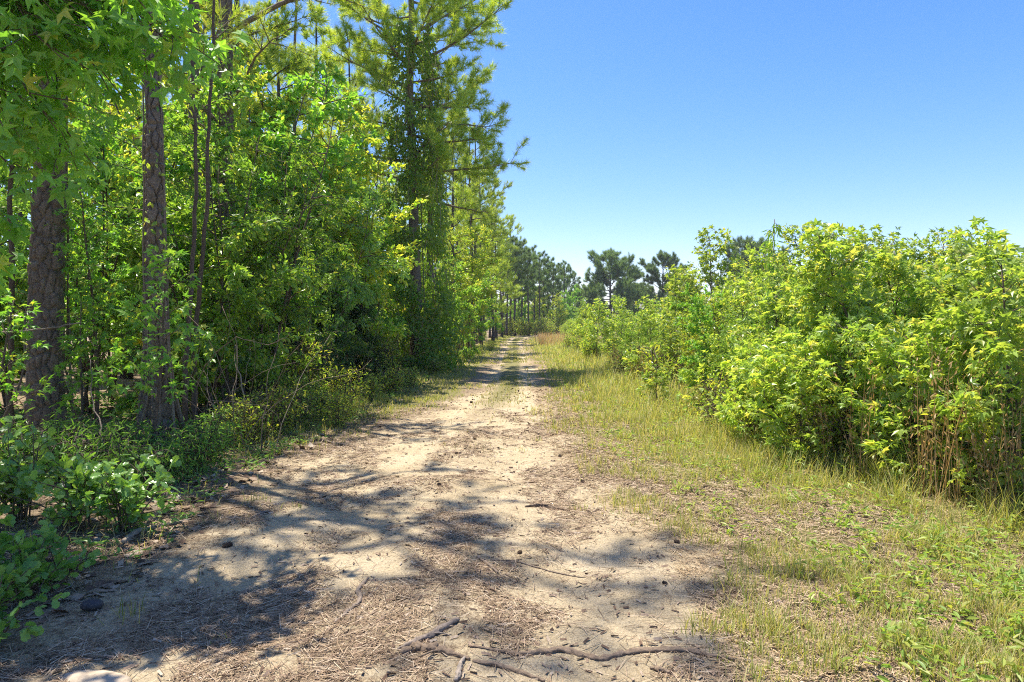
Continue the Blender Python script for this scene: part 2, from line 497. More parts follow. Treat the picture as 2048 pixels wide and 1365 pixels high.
def ground_piece(name, mask):
    q = Q[mask]
    used, inv = np.unique(q.ravel(), return_inverse=True)
    mb = MB(); mb.add(V[used], q=inv.reshape(-1, 4))
    me = mb.mesh(name, M['ground'], True)
    for an, arr in (("sand", sandw), ("green", green)):
        a = me.attributes.new(an, 'FLOAT', 'POINT'); a.data.foreach_set("value", arr.ravel()[used].astype(np.float32))
    o = link(name, me); o["kind"] = "structure"
    return o


tag(ground_piece('ground', ~onpath), 'flat sandy woodland ground with grass verges and leaf litter', 'ground')
tag(ground_piece('sand_path', onpath), 'pale sandy two-track path strewn with pine needles', 'path')

ORD = 'first second third fourth fifth sixth seventh eighth ninth tenth eleventh twelfth thirteenth fourteenth fifteenth sixteenth seventeenth eighteenth nineteenth twentieth'.split()
# ------------------------------------------------------------------ growth helpers
def curve(g, p, d, L, n, up=0.0, jit=.08):
    p = np.array(p, float); d = norm(np.array(d, float)); out = [p.copy()]
    for i in range(n):
        d = norm(d + np.array([0, 0, up / n]) + g.normal(size=3) * jit)
        p = p + d * (L / n); out.append(p.copy())
    return np.array(out)


def along(c, t):
    t = np.asarray(t) * (len(c) - 1)
    i = np.clip(t.astype(int), 0, len(c) - 2); f = (t - i)[:, None]
    return c[i] * (1 - f) + c[i + 1] * f, norm(c[i + 1] - c[i])


def side_dir(g, d, ang):
    """directions tilted by ang from d at a random roll"""
    a = norm(np.cross(d, g.normal(size=3)))
    return norm(d * math.cos(ang) + a * math.sin(ang))


def plate_trunk(mb, pts, rad, n=110, dz=.014, cell=(.085, .16), depth=.042, seed=5):
    """trunk whose bark is split into raised plates with sunken cracks"""
    pts = np.asarray(pts, float)
    s = np.concatenate([[0], np.cumsum(np.linalg.norm(np.diff(pts, axis=0), axis=1))])
    m = int(s[-1] / dz)
    ss = np.linspace(0, s[-1], m)
    c = np.stack([np.interp(ss, s, pts[:, k]) for k in range(3)], -1)
    r = np.interp(ss, s, rad)
    th = np.arange(n) * 2 * math.pi / n
    R0 = float(np.mean(rad))
    nc = max(6, int(2 * math.pi * R0 / cell[0]))
    U = (th / (2 * math.pi) * nc)[None] + 0 * ss[:, None]
    W = (ss / cell[1])[:, None] + 0 * th[None]
    U2 = U + (fbm(U * .5, W * .6, seed, 3) - .5) * 1.0; W2 = W + (fbm(U * .9, W * .9, seed + 3, 3) - .5) * .9
    f1 = np.full(U.shape, 9.0); f2 = f1.copy(); hid = np.zeros(U.shape)
    bu = np.floor(U2); bw = np.floor(W2)
    for du in (-1, 0, 1):
        for dw in (-1, 0, 1):
            cu = bu + du; cw = bw + dw; cm = np.mod(cu, nc)
            pu = cu + hashn(cm, cw, seed); pw = cw + hashn(cm, cw, seed + 9)
            d = np.hypot(U2 - pu, (W2 - pw) * 1.1)
            new = d < f1
            f2 = np.where(new, f1, np.minimum(f2, d)); hid = np.where(new, hashn(cm, cw, seed + 20), hid); f1 = np.where(new, d, f1)
    e = np.clip((f2 - f1 - .03) / .22, 0, 1)
    hgt = (e ** .6) * (.7 + .5 * hid) + (vnoise(U * 5, W * 7, seed + 40) - .5) * .25
    rr = r[:, None] * (1 + .05 * np.sin(th * 3 + .7)[None]) + depth * (hgt - .8)
    v = np.stack([c[:, 0:1] + rr * np.cos(th), c[:, 1:2] + rr * np.sin(th), np.broadcast_to(c[:, 2:3], rr.shape)], -1).reshape(-1, 3)
    i = np.arange(m - 1)[:, None] * n; j = np.arange(n)[None]; k = (j + 1) % n
    mb.add(v, q=np.stack([i + j, i + k, i + n + k, i + n + j], -1).reshape(-1, 4))


def pine_parts(seed, h, base, nb, Lmax, r0, tuft=TUFT, tlen=.24, mat='pine', bark='bark', lean=(0, 0), dens=1.0, profile='round', split=0, extra=()):
    """returns parts: trunk (with its limbs) and crown of needle tufts; split>0 makes that many limbs parts of their own"""
    g = np.random.default_rng(seed)
    n = 14
    zt = np.linspace(0, h, n)
    wob = np.cumsum(g.normal(size=(n, 2)) * .035, 0)
    pts = np.stack([lean[0] * zt + wob[:, 0], lean[1] * zt + wob[:, 1], zt], -1)
    rad = r0 * (1 - .82 * (zt / h)) + r0 * .35 * np.exp(-zt / .35)
    pts[0, 2] = -.3
    tr = MB(); tube(tr, pts, rad, 12)
    cr = MB(); limbs = []
    P, A = [], []
    az = g.uniform(0, 6.28)
    for b in range(nb + len(extra)):
        t = (b + g.uniform(0, .8)) / nb
        z = base + (h - base) * t
        if b >= nb: z = extra[b - nb][0]; t = (z - base) / (h - base)
        q = z / h * (n - 1); i = min(int(q), n - 2); p = pts[i] * (1 - (q - i)) + pts[i + 1] * (q - i)
        az += 2.4 + g.normal() * .4
        if profile == 'round': L = Lmax * (math.sin(math.pi * min(1, (.22 + .78 * t))) ** .7 * .9 + .12)
        elif profile == 'cone': L = Lmax * (1.02 - t) ** .8 + .15
        else: L = Lmax * (.62 + .5 * t) * (1.08 - t ** 3) * (.55 if b % 4 == 0 else 1.0)
        L *= g.uniform(.7, 1.15)
        el = -.1 + .75 * t + g.normal() * .15
        if b >= nb: az_, el, L = extra[b - nb][1:]
        else: az_ = az
        d = np.array([math.cos(az_) * math.cos(el), math.sin(az_) * math.cos(el), math.sin(el)])
        c = curve(g, p, d, L, 6, .35, .10)
        rb_ = min(r0 * .35, .014 + .02 * L) * (1 - .5 * t)
        tgt = MB() if b < split else tr
        tube(tgt, c, np.linspace(rb_, .006, 7), 5)
        ns = max(3, int(L * 3.6 * dens))
        ts = g.uniform(.25, 1.0, ns) ** .8
        pp, dd = along(c, np.minimum(ts, .999))
        for k in range(ns):
            l2 = L * g.uniform(.14, .36) * (1.2 - .5 * ts[k]) + .12
            d2 = norm(side_dir(g, dd[k], R(g.uniform(30, 65))) + np.array([0, 0, .25]))
            c2 = curve(g, pp[k], d2, l2, 2, .3, .14)
            tube(tgt, c2, np.linspace(.011, .005, 3), 3, False)
            nt = max(2, int(l2 * 5 * dens))
            tp, td = along(c2, np.concatenate([[.999], g.uniform(.3, 1, nt) * .99]))
            for a_, b_ in zip(tp, td):
                P.append(a_); A.append(norm(b_ + g.normal(size=3) * .35 + np.array([0, 0, .15])))
        P.append(c[-1]); A.append(norm(c[-1] - c[-2]))
        if b < split: limbs.append(tgt)
    P = np.array(P); A = np.array(A)
    scatter(cr, tuft, P, A, g.normal(size=P.shape), g.uniform(.75, 1.25, len(P)) * tlen)
    parts = [('trunk', tr.mesh('pine_trunk', M[bark], True), None), ('crown', cr.mesh('pine_crown', M[mat]), 'stuff')]
    for l in limbs: parts.append(('branch', l.mesh('pine_branch', M[bark], True), None))
    return parts


def broadleaf_parts(seed, h, stems, spread, nleaf, ls, tpl=OVAL, mat='broad', bark='bark2', low=.12, droop=.3, upn=.7, r0=.03, leaf_jit=.07):
    g = np.random.default_rng(seed)
    tr = MB(); cr = MB(); tw = []
    for s in range(stems):
        a = g.uniform(0, 6.28); tilt = g.uniform(.05, .35) if stems > 1 else .05
        d = np.array([math.cos(a) * tilt, math.sin(a) * tilt, 1])
        hh = h * g.uniform(.75, 1.0) if s else h
        c = curve(g, [g.normal() * .08, g.normal() * .08, -.08], d, hh, 9, .05, .07)
        tube(tr, c, np.linspace(r0, .006, 10) * g.uniform(.7, 1.1), 6)
        nb = int(9 + hh * 5 / stems + 4)
        for b in range(nb):
            t = low + (1 - low) * (b + g.uniform()) / nb
            p, dd = along(c, np.array([min(t, .995)]))
            az = g.uniform(0, 6.28); el = g.uniform(.1, .9)
            L = spread * g.uniform(.45, 1.0) * (math.sin(math.pi * min(.97, .18 + .75 * t)) * .8 + .2)
            d2 = np.array([math.cos(az) * math.cos(el), math.sin(az) * math.cos(el), math.sin(el)])
            c2 = curve(g, p[0], d2, L, 6, -droop, .13)
            tube(tr, c2, np.linspace(max(.006, r0 * .4), .003, 7), 4, False)
            tw.append((c2, L))
            for k in range(max(2, int(L * 4))):
                p3, d3 = along(c2, np.array([g.uniform(.25, .98)]))
                l3 = g.uniform(.2, .5) * max(.5, L * .6)
                c3 = curve(g, p3[0], side_dir(g, d3[0], R(g.uniform(35, 75))), l3, 3, -droop * .6, .15)
                tube(tr, c3, np.linspace(.0045, .002, 4), 3, False)
                tw.append((c3, l3 * 1.3))
    Ls = np.array([w[1] for w in tw]); cnt = np.maximum(2, np.round(nleaf * Ls / Ls.sum())).astype(int)
    P, A = [], []
    for (c, L), k in zip(tw, cnt):
        p, d = along(c, g.uniform(.15, 1, k) * .999)
        P.append(p); A.append(d)
    P = np.concatenate(P); A = np.concatenate(A)
    A = norm(A * .7 + g.normal(size=A.shape) * .6 - np.array([0, 0, droop]))
    Nn = np.array([0, 0, upn]) + g.normal(size=A.shape) * .5
    P = P + g.normal(size=P.shape) * leaf_jit * .4
    scatter(cr, tpl, P, A, Nn, ls * g.uniform(.65, 1.25, len(P)))
    return [('trunk', tr.mesh('stems', M[bark], True), None), ('crown', cr.mesh('crown', M[mat]), 'stuff')]


def sapling_data(seed, h, w, per=1.0, ls=.125, low=.1):
    """sweetgum sapling: leader, rising branches, star leaves: returns wood builder and leaf arrays"""
    g = np.random.default_rng(seed)
    tr = MB()
    c = curve(g, [0, 0, -.1], [g.normal() * .05, g.normal() * .05, 1], h + .1, 10, .02, .035)
    tube(tr, c, np.linspace(.010 + h * .006, .005, 11), 7)
    P, A, S = [], [], []
    nb = int(11 * h * per)
    az = g.uniform(0, 6.28)
    for b in range(nb):
        t = low + (1 - low) * (b + .5 * g.uniform()) / nb
        p, dd = along(c, np.array([min(t, .995)]))
        az += 2.4 + g.normal() * .3
        L = w * ((1 - t) ** .55 * .95 + .10) * g.uniform(.7, 1.1) * min(1, .55 + t * 2)
        el = g.uniform(.25, .8) + .2 * t
        d2 = np.array([math.cos(az) * math.cos(el), math.sin(az) * math.cos(el), math.sin(el)])
        c2 = curve(g, p[0], d2, L, 5, .15, .09)
        tube(tr, c2, np.linspace(.004 + .005 * L, .0025, 6), 4, False)
        seglist = [(c2, L)]
        for k in range(int(L * 4.5)):
            p3, d3 = along(c2, np.array([g.uniform(.25, .95)]))
            l3 = L * g.uniform(.2, .42)
            c3 = curve(g, p3[0], side_dir(g, d3[0], R(g.uniform(30, 60))), l3, 3, .2, .1)
            tube(tr, c3, np.linspace(.004, .002, 4), 3, False)
            seglist.append((c3, l3))
        for cc, l in seglist:
            k = max(4, int(l / .036 * per))
            pp, d_ = along(cc, np.concatenate([g.uniform(.2, 1, k), [.99, .99, .999]]) * .999)
            out = norm(pp - np.array([p[0][0], p[0][1], 0]) * [1, 1, 0] - np.array([0, 0, 1.]) * pp[:, 2:3])
            ax = norm(d_ * .5 + out * .4 + g.normal(size=pp.shape) * .55 + np.array([0, 0, -.12]))
            P.append(pp); A.append(ax)
            s = ls * g.uniform(.6, 1.2, len(pp)); s[-3:] *= .75; S.append(s)
    # leader tip: a whorl of young leaves
    pp, d_ = along(c, g.uniform(.88, 1, 14) * .999)
    P.append(pp); A.append(norm(g.normal(size=pp.shape) * [1, 1, .3] + [0, 0, .25])); S.append(ls * g.uniform(.5, .9, 14))
    P = np.concatenate(P); A = np.concatenate(A); S = np.concatenate(S)
    Nn = np.array([0, 0, .8]) + g.normal(size=A.shape) * .42
    P = P + A * .03
    return tr, P, A, Nn, S


def sapling_parts(seed, h, w, per=1.0, ls=.125, mat='sapling'):
    tr, P, A, Nn, S = sapling_data(seed, h, w, per, ls)
    cr = MB(); scatter(cr, STARF, P[::2], A[::2], Nn[::2], S[::2]); scatter(cr, STAR2, P[1::2], A[1::2], Nn[1::2], S[1::2])
    return [('trunk', tr.mesh('sapling_stem', M['bark2'], True), None), ('crown', cr.mesh('sapling_crown', M[mat]), 'stuff')]


def leafy_thing(name, label, cat, loc, tr, P, A, Nn, S, tpl, leafmat, nlarge, group=None, bark='bark2', trunk_name='stem', crown_name='crown', branches=None):
    """a near plant: its nearest leaves are parts of their own, the rest one crown"""
    o = thing(name, label, cat, loc, 0, 1.0, group)
    link(trunk_name, tr.mesh('plant_stem', M[bark], True), o)
    Wp = P + np.array(loc)
    dist = np.linalg.norm(Wp - CAM, axis=1)
    u_ = CX + F * Wp[:, 0] / np.maximum(Wp[:, 1], .3); v_ = HY - F * (Wp[:, 2] - EYE) / np.maximum(Wp[:, 1], .3)
    inside = (u_ > 0) & (u_ < 2048) & (v_ > 0) & (v_ < 1365) & (Wp[:, 1] > .5)
    order = np.argsort(np.where(inside, dist, 1e6))[:nlarge]
    order = order[inside[order]]
    mask = np.ones(len(P), bool); mask[order] = False
    cr = MB(); mi = np.nonzero(mask)[0]; alt = STAR2 if tpl is STAR else tpl
    scatter(cr, tpl, P[mi[::2]], A[mi[::2]], Nn[mi[::2]], S[mi[::2]]); scatter(cr, alt, P[mi[1::2]], A[mi[1::2]], Nn[mi[1::2]], S[mi[1::2]])
    c = link(crown_name, cr.mesh('plant_crown', M[leafmat]), o); c["kind"] = "stuff"
    key = 'leaf_' + leafmat + str(id(tpl))
    if key not in LEAFMESH:
        LEAFMESH[key] = []
        for tp_ in (tpl, alt):
            mb = MB()
            if tp_[1].shape[1] == 3: mb.add(tp_[0], t=tp_[1])
            else: mb.add(tp_[0], q=tp_[1])
            LEAFMESH[key].append(mb.mesh('leaf', M[leafmat]))
    limb = [link('branch', b.mesh('leafy_branch', M[bark], True), o) for b in branches[0]] if branches else None
    for i in order:
        l = link('leaf', LEAFMESH[key][int(i) % 2], limb[branches[1][i]] if limb else o)
        l.matrix_local = mat_from(P[i], A[i], Nn[i], S[i])
    return o


LEAFMESH = {}

# ------------------------------------------------------------------ near pines on the left, bark in raised plates
def near_pine(seed, label, x, y, r0, h, base, nb, Lmax, lean=(0, 0), plate_to=6.8, limbs=(), name='pine_tree', n=90, dens=1.0, dz=.021):
    g = np.random.default_rng(seed)
    o = thing(name, label, 'pine tree', (x, y, gz(x, y)))
    zt = np.linspace(-.3, h, 26)
    wob = np.cumsum(g.normal(size=(26, 2)) * .018, 0)
    pts = np.stack([lean[0] * zt + wob[:, 0], lean[1] * zt + wob[:, 1], zt], -1)
    rad = r0 * (1 - .75 * np.clip(zt, 0, h) / h) + r0 * .18 * np.exp(-np.clip(zt, 0, 9) / .3)
    k = int(np.searchsorted(zt, plate_to))
    tr = MB(); plate_trunk(tr, pts[:k + 1], rad[:k + 1], n=n, seed=seed, dz=dz)
    tube(tr, pts[k:], rad[k:] * .97, 14)
    P, A = [], []
    lm = []
    for b in range(nb):
        t = (b + g.uniform(0, .8)) / nb
        z = base + (h - base) * t
        i = min(max(int(np.searchsorted(zt, z)) - 1, 0), 24); p = pts[i]
        az = b * 2.4 + g.normal() * .4 + seed
        L = Lmax * (math.sin(math.pi * min(1, .25 + .72 * t)) * .85 + .15) * g.uniform(.7, 1.15)
        el = -.1 + .7 * t + g.normal() * .15
        c = curve(g, p, [math.cos(az) * math.cos(el), math.sin(az) * math.cos(el), math.sin(el)], L, 6, .3, .1)
        lm.append((c, L))
    for pl_ in limbs:
        c = np.array(pl_) - np.array([x, y, gz(x, y)]); lm.append((c, np.linalg.norm(np.diff(c, axis=0), axis=1).sum()))
    for c, L in lm:
        mb = MB(); tube(mb, c, np.linspace(min(.06, .018 + .013 * L), .008, len(c)), 6)
        ns = max(4, int(L * 4 * dens))
        ts = g.uniform(.35, .99, ns)
        pp, dd = along(c, ts)
        for q in range(ns):
            l2 = L * g.uniform(.12, .3) + .15
            c2 = curve(g, pp[q], norm(side_dir(g, dd[q], R(g.uniform(30, 65))) + [0, 0, .2]), l2, 3, .3, .14)
            tube(mb, c2, np.linspace(.011, .005, 4), 4, False)
            tp, td = along(c2, np.concatenate([[.999], g.uniform(.3, .99, max(2, int(l2 * 5)))]))
            P.append(tp); A.append(norm(td + g.normal(size=td.shape) * .35))
        link('branch', mb.mesh('pine_branch', M['bark'], True), o)
    link('trunk', tr.mesh('pine_trunk', M['bark'], True), o)
    P = np.concatenate(P); A = np.concatenate(A)
    cr = MB(); scatter(cr, TUFTN if limbs else TUFTO, P, A, g.normal(size=P.shape), g.uniform(.8, 1.2, len(P)) * (.22 if limbs else .25))
    c = link('crown', cr.mesh('pine_crown', M['pine']), o); c["kind"] = "stuff"
    return o


XA, XB = X(84, 8.2), X(318, 7.4)
near_pine(11, 'massive pine with thick plated bark at the far left edge of the woods', XA, 8.2, .195, 15, 7.5, 16, 2.4, (.012, 0))
near_pine(12, 'vine-laced pine trunk nearest the path, standing beside the shaded cane plants', XB, 7.4, .09, 19.5, 9, 18, 2.0, (-.028, .01), n=80)
near_pine(13, 'slimmer dark pine trunk pressed close behind the vine-laced trunk', X(286, 7.95), 7.95, .085, 11.5, 8, 10, 1.4, (-.002, .01), n=64)
xC = X(449, 12)
limbC = [(xC, 12, Z(75, 12)), (X(500, 12), 11.8, Z(55, 12)), (X(570, 12), 11.7, Z(25, 12)), (X(630, 12), 11.6, Z(8, 12)), (X(660, 12), 11.5, Z(22, 12)), (X(700, 12), 11.4, Z(25, 12)), (X(745, 12), 11.3, Z(5, 12))]
limbC2 = [(xC, 12, Z(215, 12)), (X(500, 12), 11.6, Z(190, 12)), (X(545, 12), 11.2, Z(150, 12)), (X(590, 12), 10.9, Z(130, 12))]
limbC3 = [(xC, 12, Z(260, 12)), (X(420, 12), 11.4, Z(220, 12)), (X(480, 12), 10.8, Z(170, 12)), (X(520, 12), 10.4, Z(120, 12))]
near_pine(14, 'grey pine trunk rising above the brush with a long bare arching limb', xC, 12, .185, 12.5, 8, 11, 1.8, (-.004, 0), 8.6, (limbC, limbC2, limbC3), n=44, dz=.03)
near_pine(15, 'pine trunk half hidden by star leaves just left of the one with the arching limb', X(384, 13), 13, .16, 12, 8, 10, 1.7, (.004, 0), 8.8, (), n=40, dz=.03)
near_pine(16, 'thin straight pine pole seen against the sky between the grey pine and the vine-wrapped pine', X(588, 18), 18, .075, 13, 9.5, 9, 1.3, (.002, 0), 2, (), n=40)

# ------------------------------------------------------------------ the vine-wrapped pine in the middle and its neighbour
xF, yF = X(838, 22), 22.0
parts = pine_parts(21, 18.5, 5.6, 62, 3.7, .20, TUFT, .27, 'pine', 'bark', (-.022, 0), 1.75, 'flat', 6, extra=[(6.6, .1, -.1, 3.4), (8.4, .3, .1, 3.5), (9.8, -.2, .25, 3.9), (10.9, .4, .3, 3.8), (9.2, 3.0, .2, 3.2), (10.5, 3.4, .3, 3.0)])
place(parts, 'pine_tree', 'tall pine wrapped in climbing vines, spreading its crown over the path edge', 'pine tree', xF, yF)
parts = pine_parts(22, 13, 5.5, 28, 2.4, .16, TUFT, .25, 'pine', 'bark', (-.02, 0), 1.4)
place(parts, 'pine_tree', 'bare-based pine trunk just right of and behind the vine-wrapped pine', 'pine tree', X(866, 25), 25)


def vine_column(seed, label, x, y, z0, z1, rx, nleaf, ls, lean=(0, 0), stems=9, r0=.2, mat='vine', drape=0):
    g = np.random.default_rng(seed)
    o = thing('climbing_vine', label, 'vine', (x, y, gz(x, y)))
    mb = MB()
    for s in range(stems):
        a = g.uniform(0, 6.28); n = 16
        zz = np.linspace(0, z1 * g.uniform(.5, 1), n)
        aa = a + np.cumsum(g.normal(size=n) * .22)
        rr = r0 * (1 - .5 * zz / max(z1, 1)) * 1.12 + np.where(zz < 1.0, (1 - zz) * g.uniform(0, .35), 0) + g.uniform(0, .03)
        c = np.stack([lean[0] * zz + rr * np.cos(aa), lean[1] * zz + rr * np.sin(aa), zz], -1)
        tube(mb, c, np.linspace(g.uniform(.010, .020), .006, n), 5)
    for s in range(drape):                      # loose hanging strands
        a = g.uniform(0, 6.28); zt = g.uniform(z0 + 1, z1); rr = rx * g.uniform(.4, .9)
        c = curve(g, [lean[0] * zt + rr * math.cos(a), lean[1] * zt + rr * math.sin(a), zt], [g.normal() * .3, g.normal() * .3, -1], g.uniform(.8, 2.6), 7, -.4, .16)
        tube(mb, c, np.linspace(.008, .004, 8), 4, False)
    link('stem', mb.mesh('vine_stem', M['liana'], True), o)
    t = g.uniform(0, 1, nleaf) ** 1.35; zz = z0 + (z1 - z0) * t
    a = g.uniform(0, 6.28, nleaf)
    kp = fbm(a * 1.3 + 9, zz * 1.4, seed + 50, 3) > .43
    t = t[kp]; zz = zz[kp]; a = a[kp]; nleaf = len(t)
    lob = .25 + .85 * fbm(a * 1.1 + 3, zz * 1.1, seed, 3) * (1.05 - .75 * t)
    rr = r0 * .8 + rx * lob * g.uniform(.35, 1.0, nleaf) ** .6
    P = np.stack([lean[0] * zz + rr * np.cos(a), lean[1] * zz + rr * np.sin(a), zz], -1) + g.normal(size=(nleaf, 3)) * .05
    out = np.stack([np.cos(a), np.sin(a), 0 * a], -1)
    A = norm(out * .3 + g.normal(size=P.shape) * .5 - [0, 0, .6])
    cr = MB(); scatter(cr, OVAL, P, A, out * .8 + g.normal(size=P.shape) * .5 + [0, 0, .4], ls * g.uniform(.6, 1.3, nleaf))
    c = link('leaves', cr.mesh('vine_leaves', M[mat]), o); c["kind"] = "stuff"
    return o


vine_column(31, 'thick curtain of climbing vine covering the tall pine beside the path', xF, yF, .2, 11.0, 1.5, 27000, .14, (-.022, 0), 14, .2, 'vine', 130)
vine_column(32, 'vine leaves hanging on the bare-based pine behind the vine-wrapped one', X(866, 25), 25, 1.8, 7.5, .9, 5000, .13, (-.02, 0), 5, .17, 'vine', 12)
vine_column(33, 'ropy brown vine stems climbing the trunk nearest the path', XB, 7.4, 1.6, 6.5, .14, 500, .07, (-.028, .01), 9, .105, 'vine', 0)
vine_column(34, 'leafy creeper hanging on the upper part of the massive left pine', XA, 8.2, 3.5, 6.4, .65, 2600, .10, (.012, 0), 4, .26, 'gum_shade', 6)
vine_column(35, 'creeper climbing the grey pine with the arching limb', xC, 12, 2.0, 6.2, .65, 3200, .085, (-.004, 0), 5, .18, 'vine', 6)

# ------------------------------------------------------------------ broadleaf trees and brush along the wood edge
BR = [broadleaf_parts(41, 5.2, 4, 1.5, 9500, .10, OVAL, 'broad'),
      broadleaf_parts(42, 5.0, 5, 1.6, 10500, .092, OVALN, 'broad'),
      broadleaf_parts(43, 6.2, 3, 1.9, 9000, .115, OVAL, 'broad_light'),
      broadleaf_parts(44, 5.5, 4, 1.7, 9500, .10, OVALN, 'glossy', droop=.55),
      broadleaf_parts(45, 6.5, 3, 2.0, 9500, .115, OVAL, 'gum_shade', low=.15)]
spots = [  # px, depth, proto, scale, label
    (455, 10.2, 0, .95, 'dense small-leaved brush tree right of the vine-laced pine trunk'),
    (405, 10.8, 1, 1.0, 'leafy brush tree filling the gap behind the vine-laced pine trunk'),
    (528, 11.6, 1, 1.0, 'narrow-leaved brush tree leaning over the low shrubs at the wood edge'),
    (612, 14.2, 3, 1.0, 'glossy drooping-leaved tree catching the sun above the dark hollow'),
    (540, 15.5, 0, 1.2, 'broad brush tree standing behind the glossy drooping-leaved tree'),
    (700, 17.5, 2, 1.02, 'bright yellow-green young tree left of the vine-wrapped pine'),
    (742, 20.5, 4, 1.05, 'mid-green tree tucked against the left side of the vine-wrapped pine'),
    (655, 20.0, 2, 1.05, 'tall pale tree in the sky gap left of the vine-wrapped pine'),
    (232, 11.5, 4, 1.0, 'shaded broadleaf tree between the two big left pine trunks'),
    (170, 10.2, 3, .85, 'lower leafy tree directly right of the massive left pine'),
    (18, 10.5, 0, 1.0, 'leafy tree at the left picture edge behind the massive pine'),
    (320, 13.5, 2, 1.0, 'sunlit yellow-green tree deep behind the vine-laced pine trunk'),
    (930, 31, 2, 1.05, 'bright sunlit tree right of the vine-wrapped pine at the path edge'),
    (905, 27.5, 0, .85, 'small brush tree below the bright sunlit tree beside the path'),
    (962, 41, 4, 1.0, 'dark leafy tree overhanging the narrowing path'),
]
g = np.random.default_rng(77)
for px, d, k, s, lab in spots:
    place(BR[k], 'broadleaf_tree', lab, 'tree', X(px, d), d, g.uniform(0, 6.28), s)

# saplings of the same kinds further back, nothing tells them apart
taken = [(X(p, d), d) for p, d, *_ in spots]
cnt = 0
for tries in range(3000):
    y = 5 + 75 * g.uniform() ** 1.4; x = lb(y) - 3.2 - 26 * g.uniform() ** 1.3
    if y < 12 and x > -7.5: continue
    if x < -(y * .95 + 10): continue
    if min((x - a) ** 2 + (y - b) ** 2 for a, b in taken) < 2.0 ** 2: continue
    taken.append((x, y)); cnt += 1
    place(BR[int(g.integers(0, 5))], 'broadleaf_tree', 'leafy tree standing deep inside the left woods behind the front trees', 'tree', x, y, g.uniform(0, 6.28), g.uniform(.85, 1.35), 'trees deep inside the left woods')
    if cnt >= 72: break

PN = [pine_parts(51, 17, 7.5, 26, 2.6, .17, TUFTF, .32, 'pine', 'barkf', (0, 0), 1.25),
      pine_parts(52, 15, 6.0, 28, 2.5, .15, TUFTF, .32, 'pine', 'barkf', (.01, 0), 1.25),
      pine_parts(53, 12, 2.5, 34, 2.4, .13, TUFTF, .30, 'pine', 'barkf', (0, .01), 1.25, 'cone')]
cnt = 0
for tries in range(3000):
    y = 10 + 75 * g.uniform() ** 1.2; x = lb(y) - 5.5 - 24 * g.uniform()
    if y < 22 and x > -9: continue
    if min((x - a) ** 2 + (y - b) ** 2 for a, b in taken) < 1.6 ** 2: continue
    taken.append((x, y)); cnt += 1
    place(PN[int(g.integers(0, 3))], 'pine_tree', 'pine standing deep inside the left woods behind the leafy edge', 'pine tree', x, y, g.uniform(0, 6.28), g.uniform(.85, 1.1), 'pines deep inside the left woods')
    if cnt >= 22: break

for px, d, k, s_, lab in [(478, 17, 1, .95, 'pale pine crown filling the gap right of the grey pine trunk'), (560, 22, 2, 1.0, 'soft pine behind the thin straight pole'), (640, 26, 2, 1.12, 'bright pine crown in the sky gap beside the thin pole'),
                          (700, 31, 0, .86, 'high pine crown just left of the vine-wrapped pine'), (520, 30, 0, .9, 'tall pine seen over the brush between grey trunk and pole'), (400, 22, 1, 1.0, 'tall pine crown behind the half-hidden trunk'), (250, 19, 2, 1.05, 'full pine behind the vine-laced trunk')]:
    place(PN[k], 'pine_tree', lab, 'pine tree', X(px, d), d, g.uniform(0, 6.28), s_)
for px, d, k, s_, lab in [(520, 17.5, 2, 1.22, 'tall bright broadleaf tree rising above the brush wall'), (590, 20, 4, 1.25, 'tall green broadleaf tree beneath the pole top'), (430, 14.5, 2, 1.12, 'bright leafy tree hiding the lower grey pine trunk'), (668, 25, 2, 1.3, 'tall pale tree whose top borders the sky gap'), (338, 15.5, 2, 1.4, 'tall leafy tree glowing behind the vine-laced trunk top'), (492, 14.2, 4, 1.22, 'tall dark-green tree leaning past the grey pine trunk'), (612, 17, 2, 1.3, 'tall sunlit tree covering the foot of the thin pole')]:
    place(BR[k], 'broadleaf_tree', lab, 'tree', X(px, d), d, g.uniform(0, 6.28), s_)
# pines just outside the picture on the left whose crowns shade the foreground
for i, (x, y, s_) in enumerate([(-5.8, 5.2, .72)]):
    place(PN[i], 'pine_tree', ['pine beyond the left picture edge shading the near path', 'pine further beyond the left picture edge beside the camera'][i], 'pine tree', x, y, i * 2.0, s_)

edge_pines = [(905, 33, 2, .92, 'soft bushy pine immediately behind the bright sunlit tree'),
              (945, 37, 1, .80, 'pine with a bare side limb reaching over the path'),
              (935, 45, 2, 1.0, 'full conical pine midway along the wood edge'),
              (962, 52, 0, .80, 'tall pine at the crest of the descending tree line'),
              (985, 60, 2, 1.05, 'dense dark pine where the tree line starts to drop'),
              (992, 70, 1, 1.0, 'pine one step down the descending tree line'),
              (1003, 80, 2, 1.12, 'bushy pine in the lower part of the descending tree line')]
for i in range(16):
    y = 42 + i * 4.2; x = lb(y) - 1.6 - (i % 3) * 1.7
    place(PN[(2, 1, 2, 0)[i % 4]], 'pine_tree', ORD[i] + ' pine, counted from the near end, of the far row left of the track', 'pine tree', x, y, g.uniform(0, 6.28), g.uniform(.85, 1.1), 'pines of the far left row')
for px, d, k, s, lab in edge_pines:
    place(PN[k], 'pine_tree', lab, 'pine tree', X(px, d), d, g.uniform(0, 6.28), s)

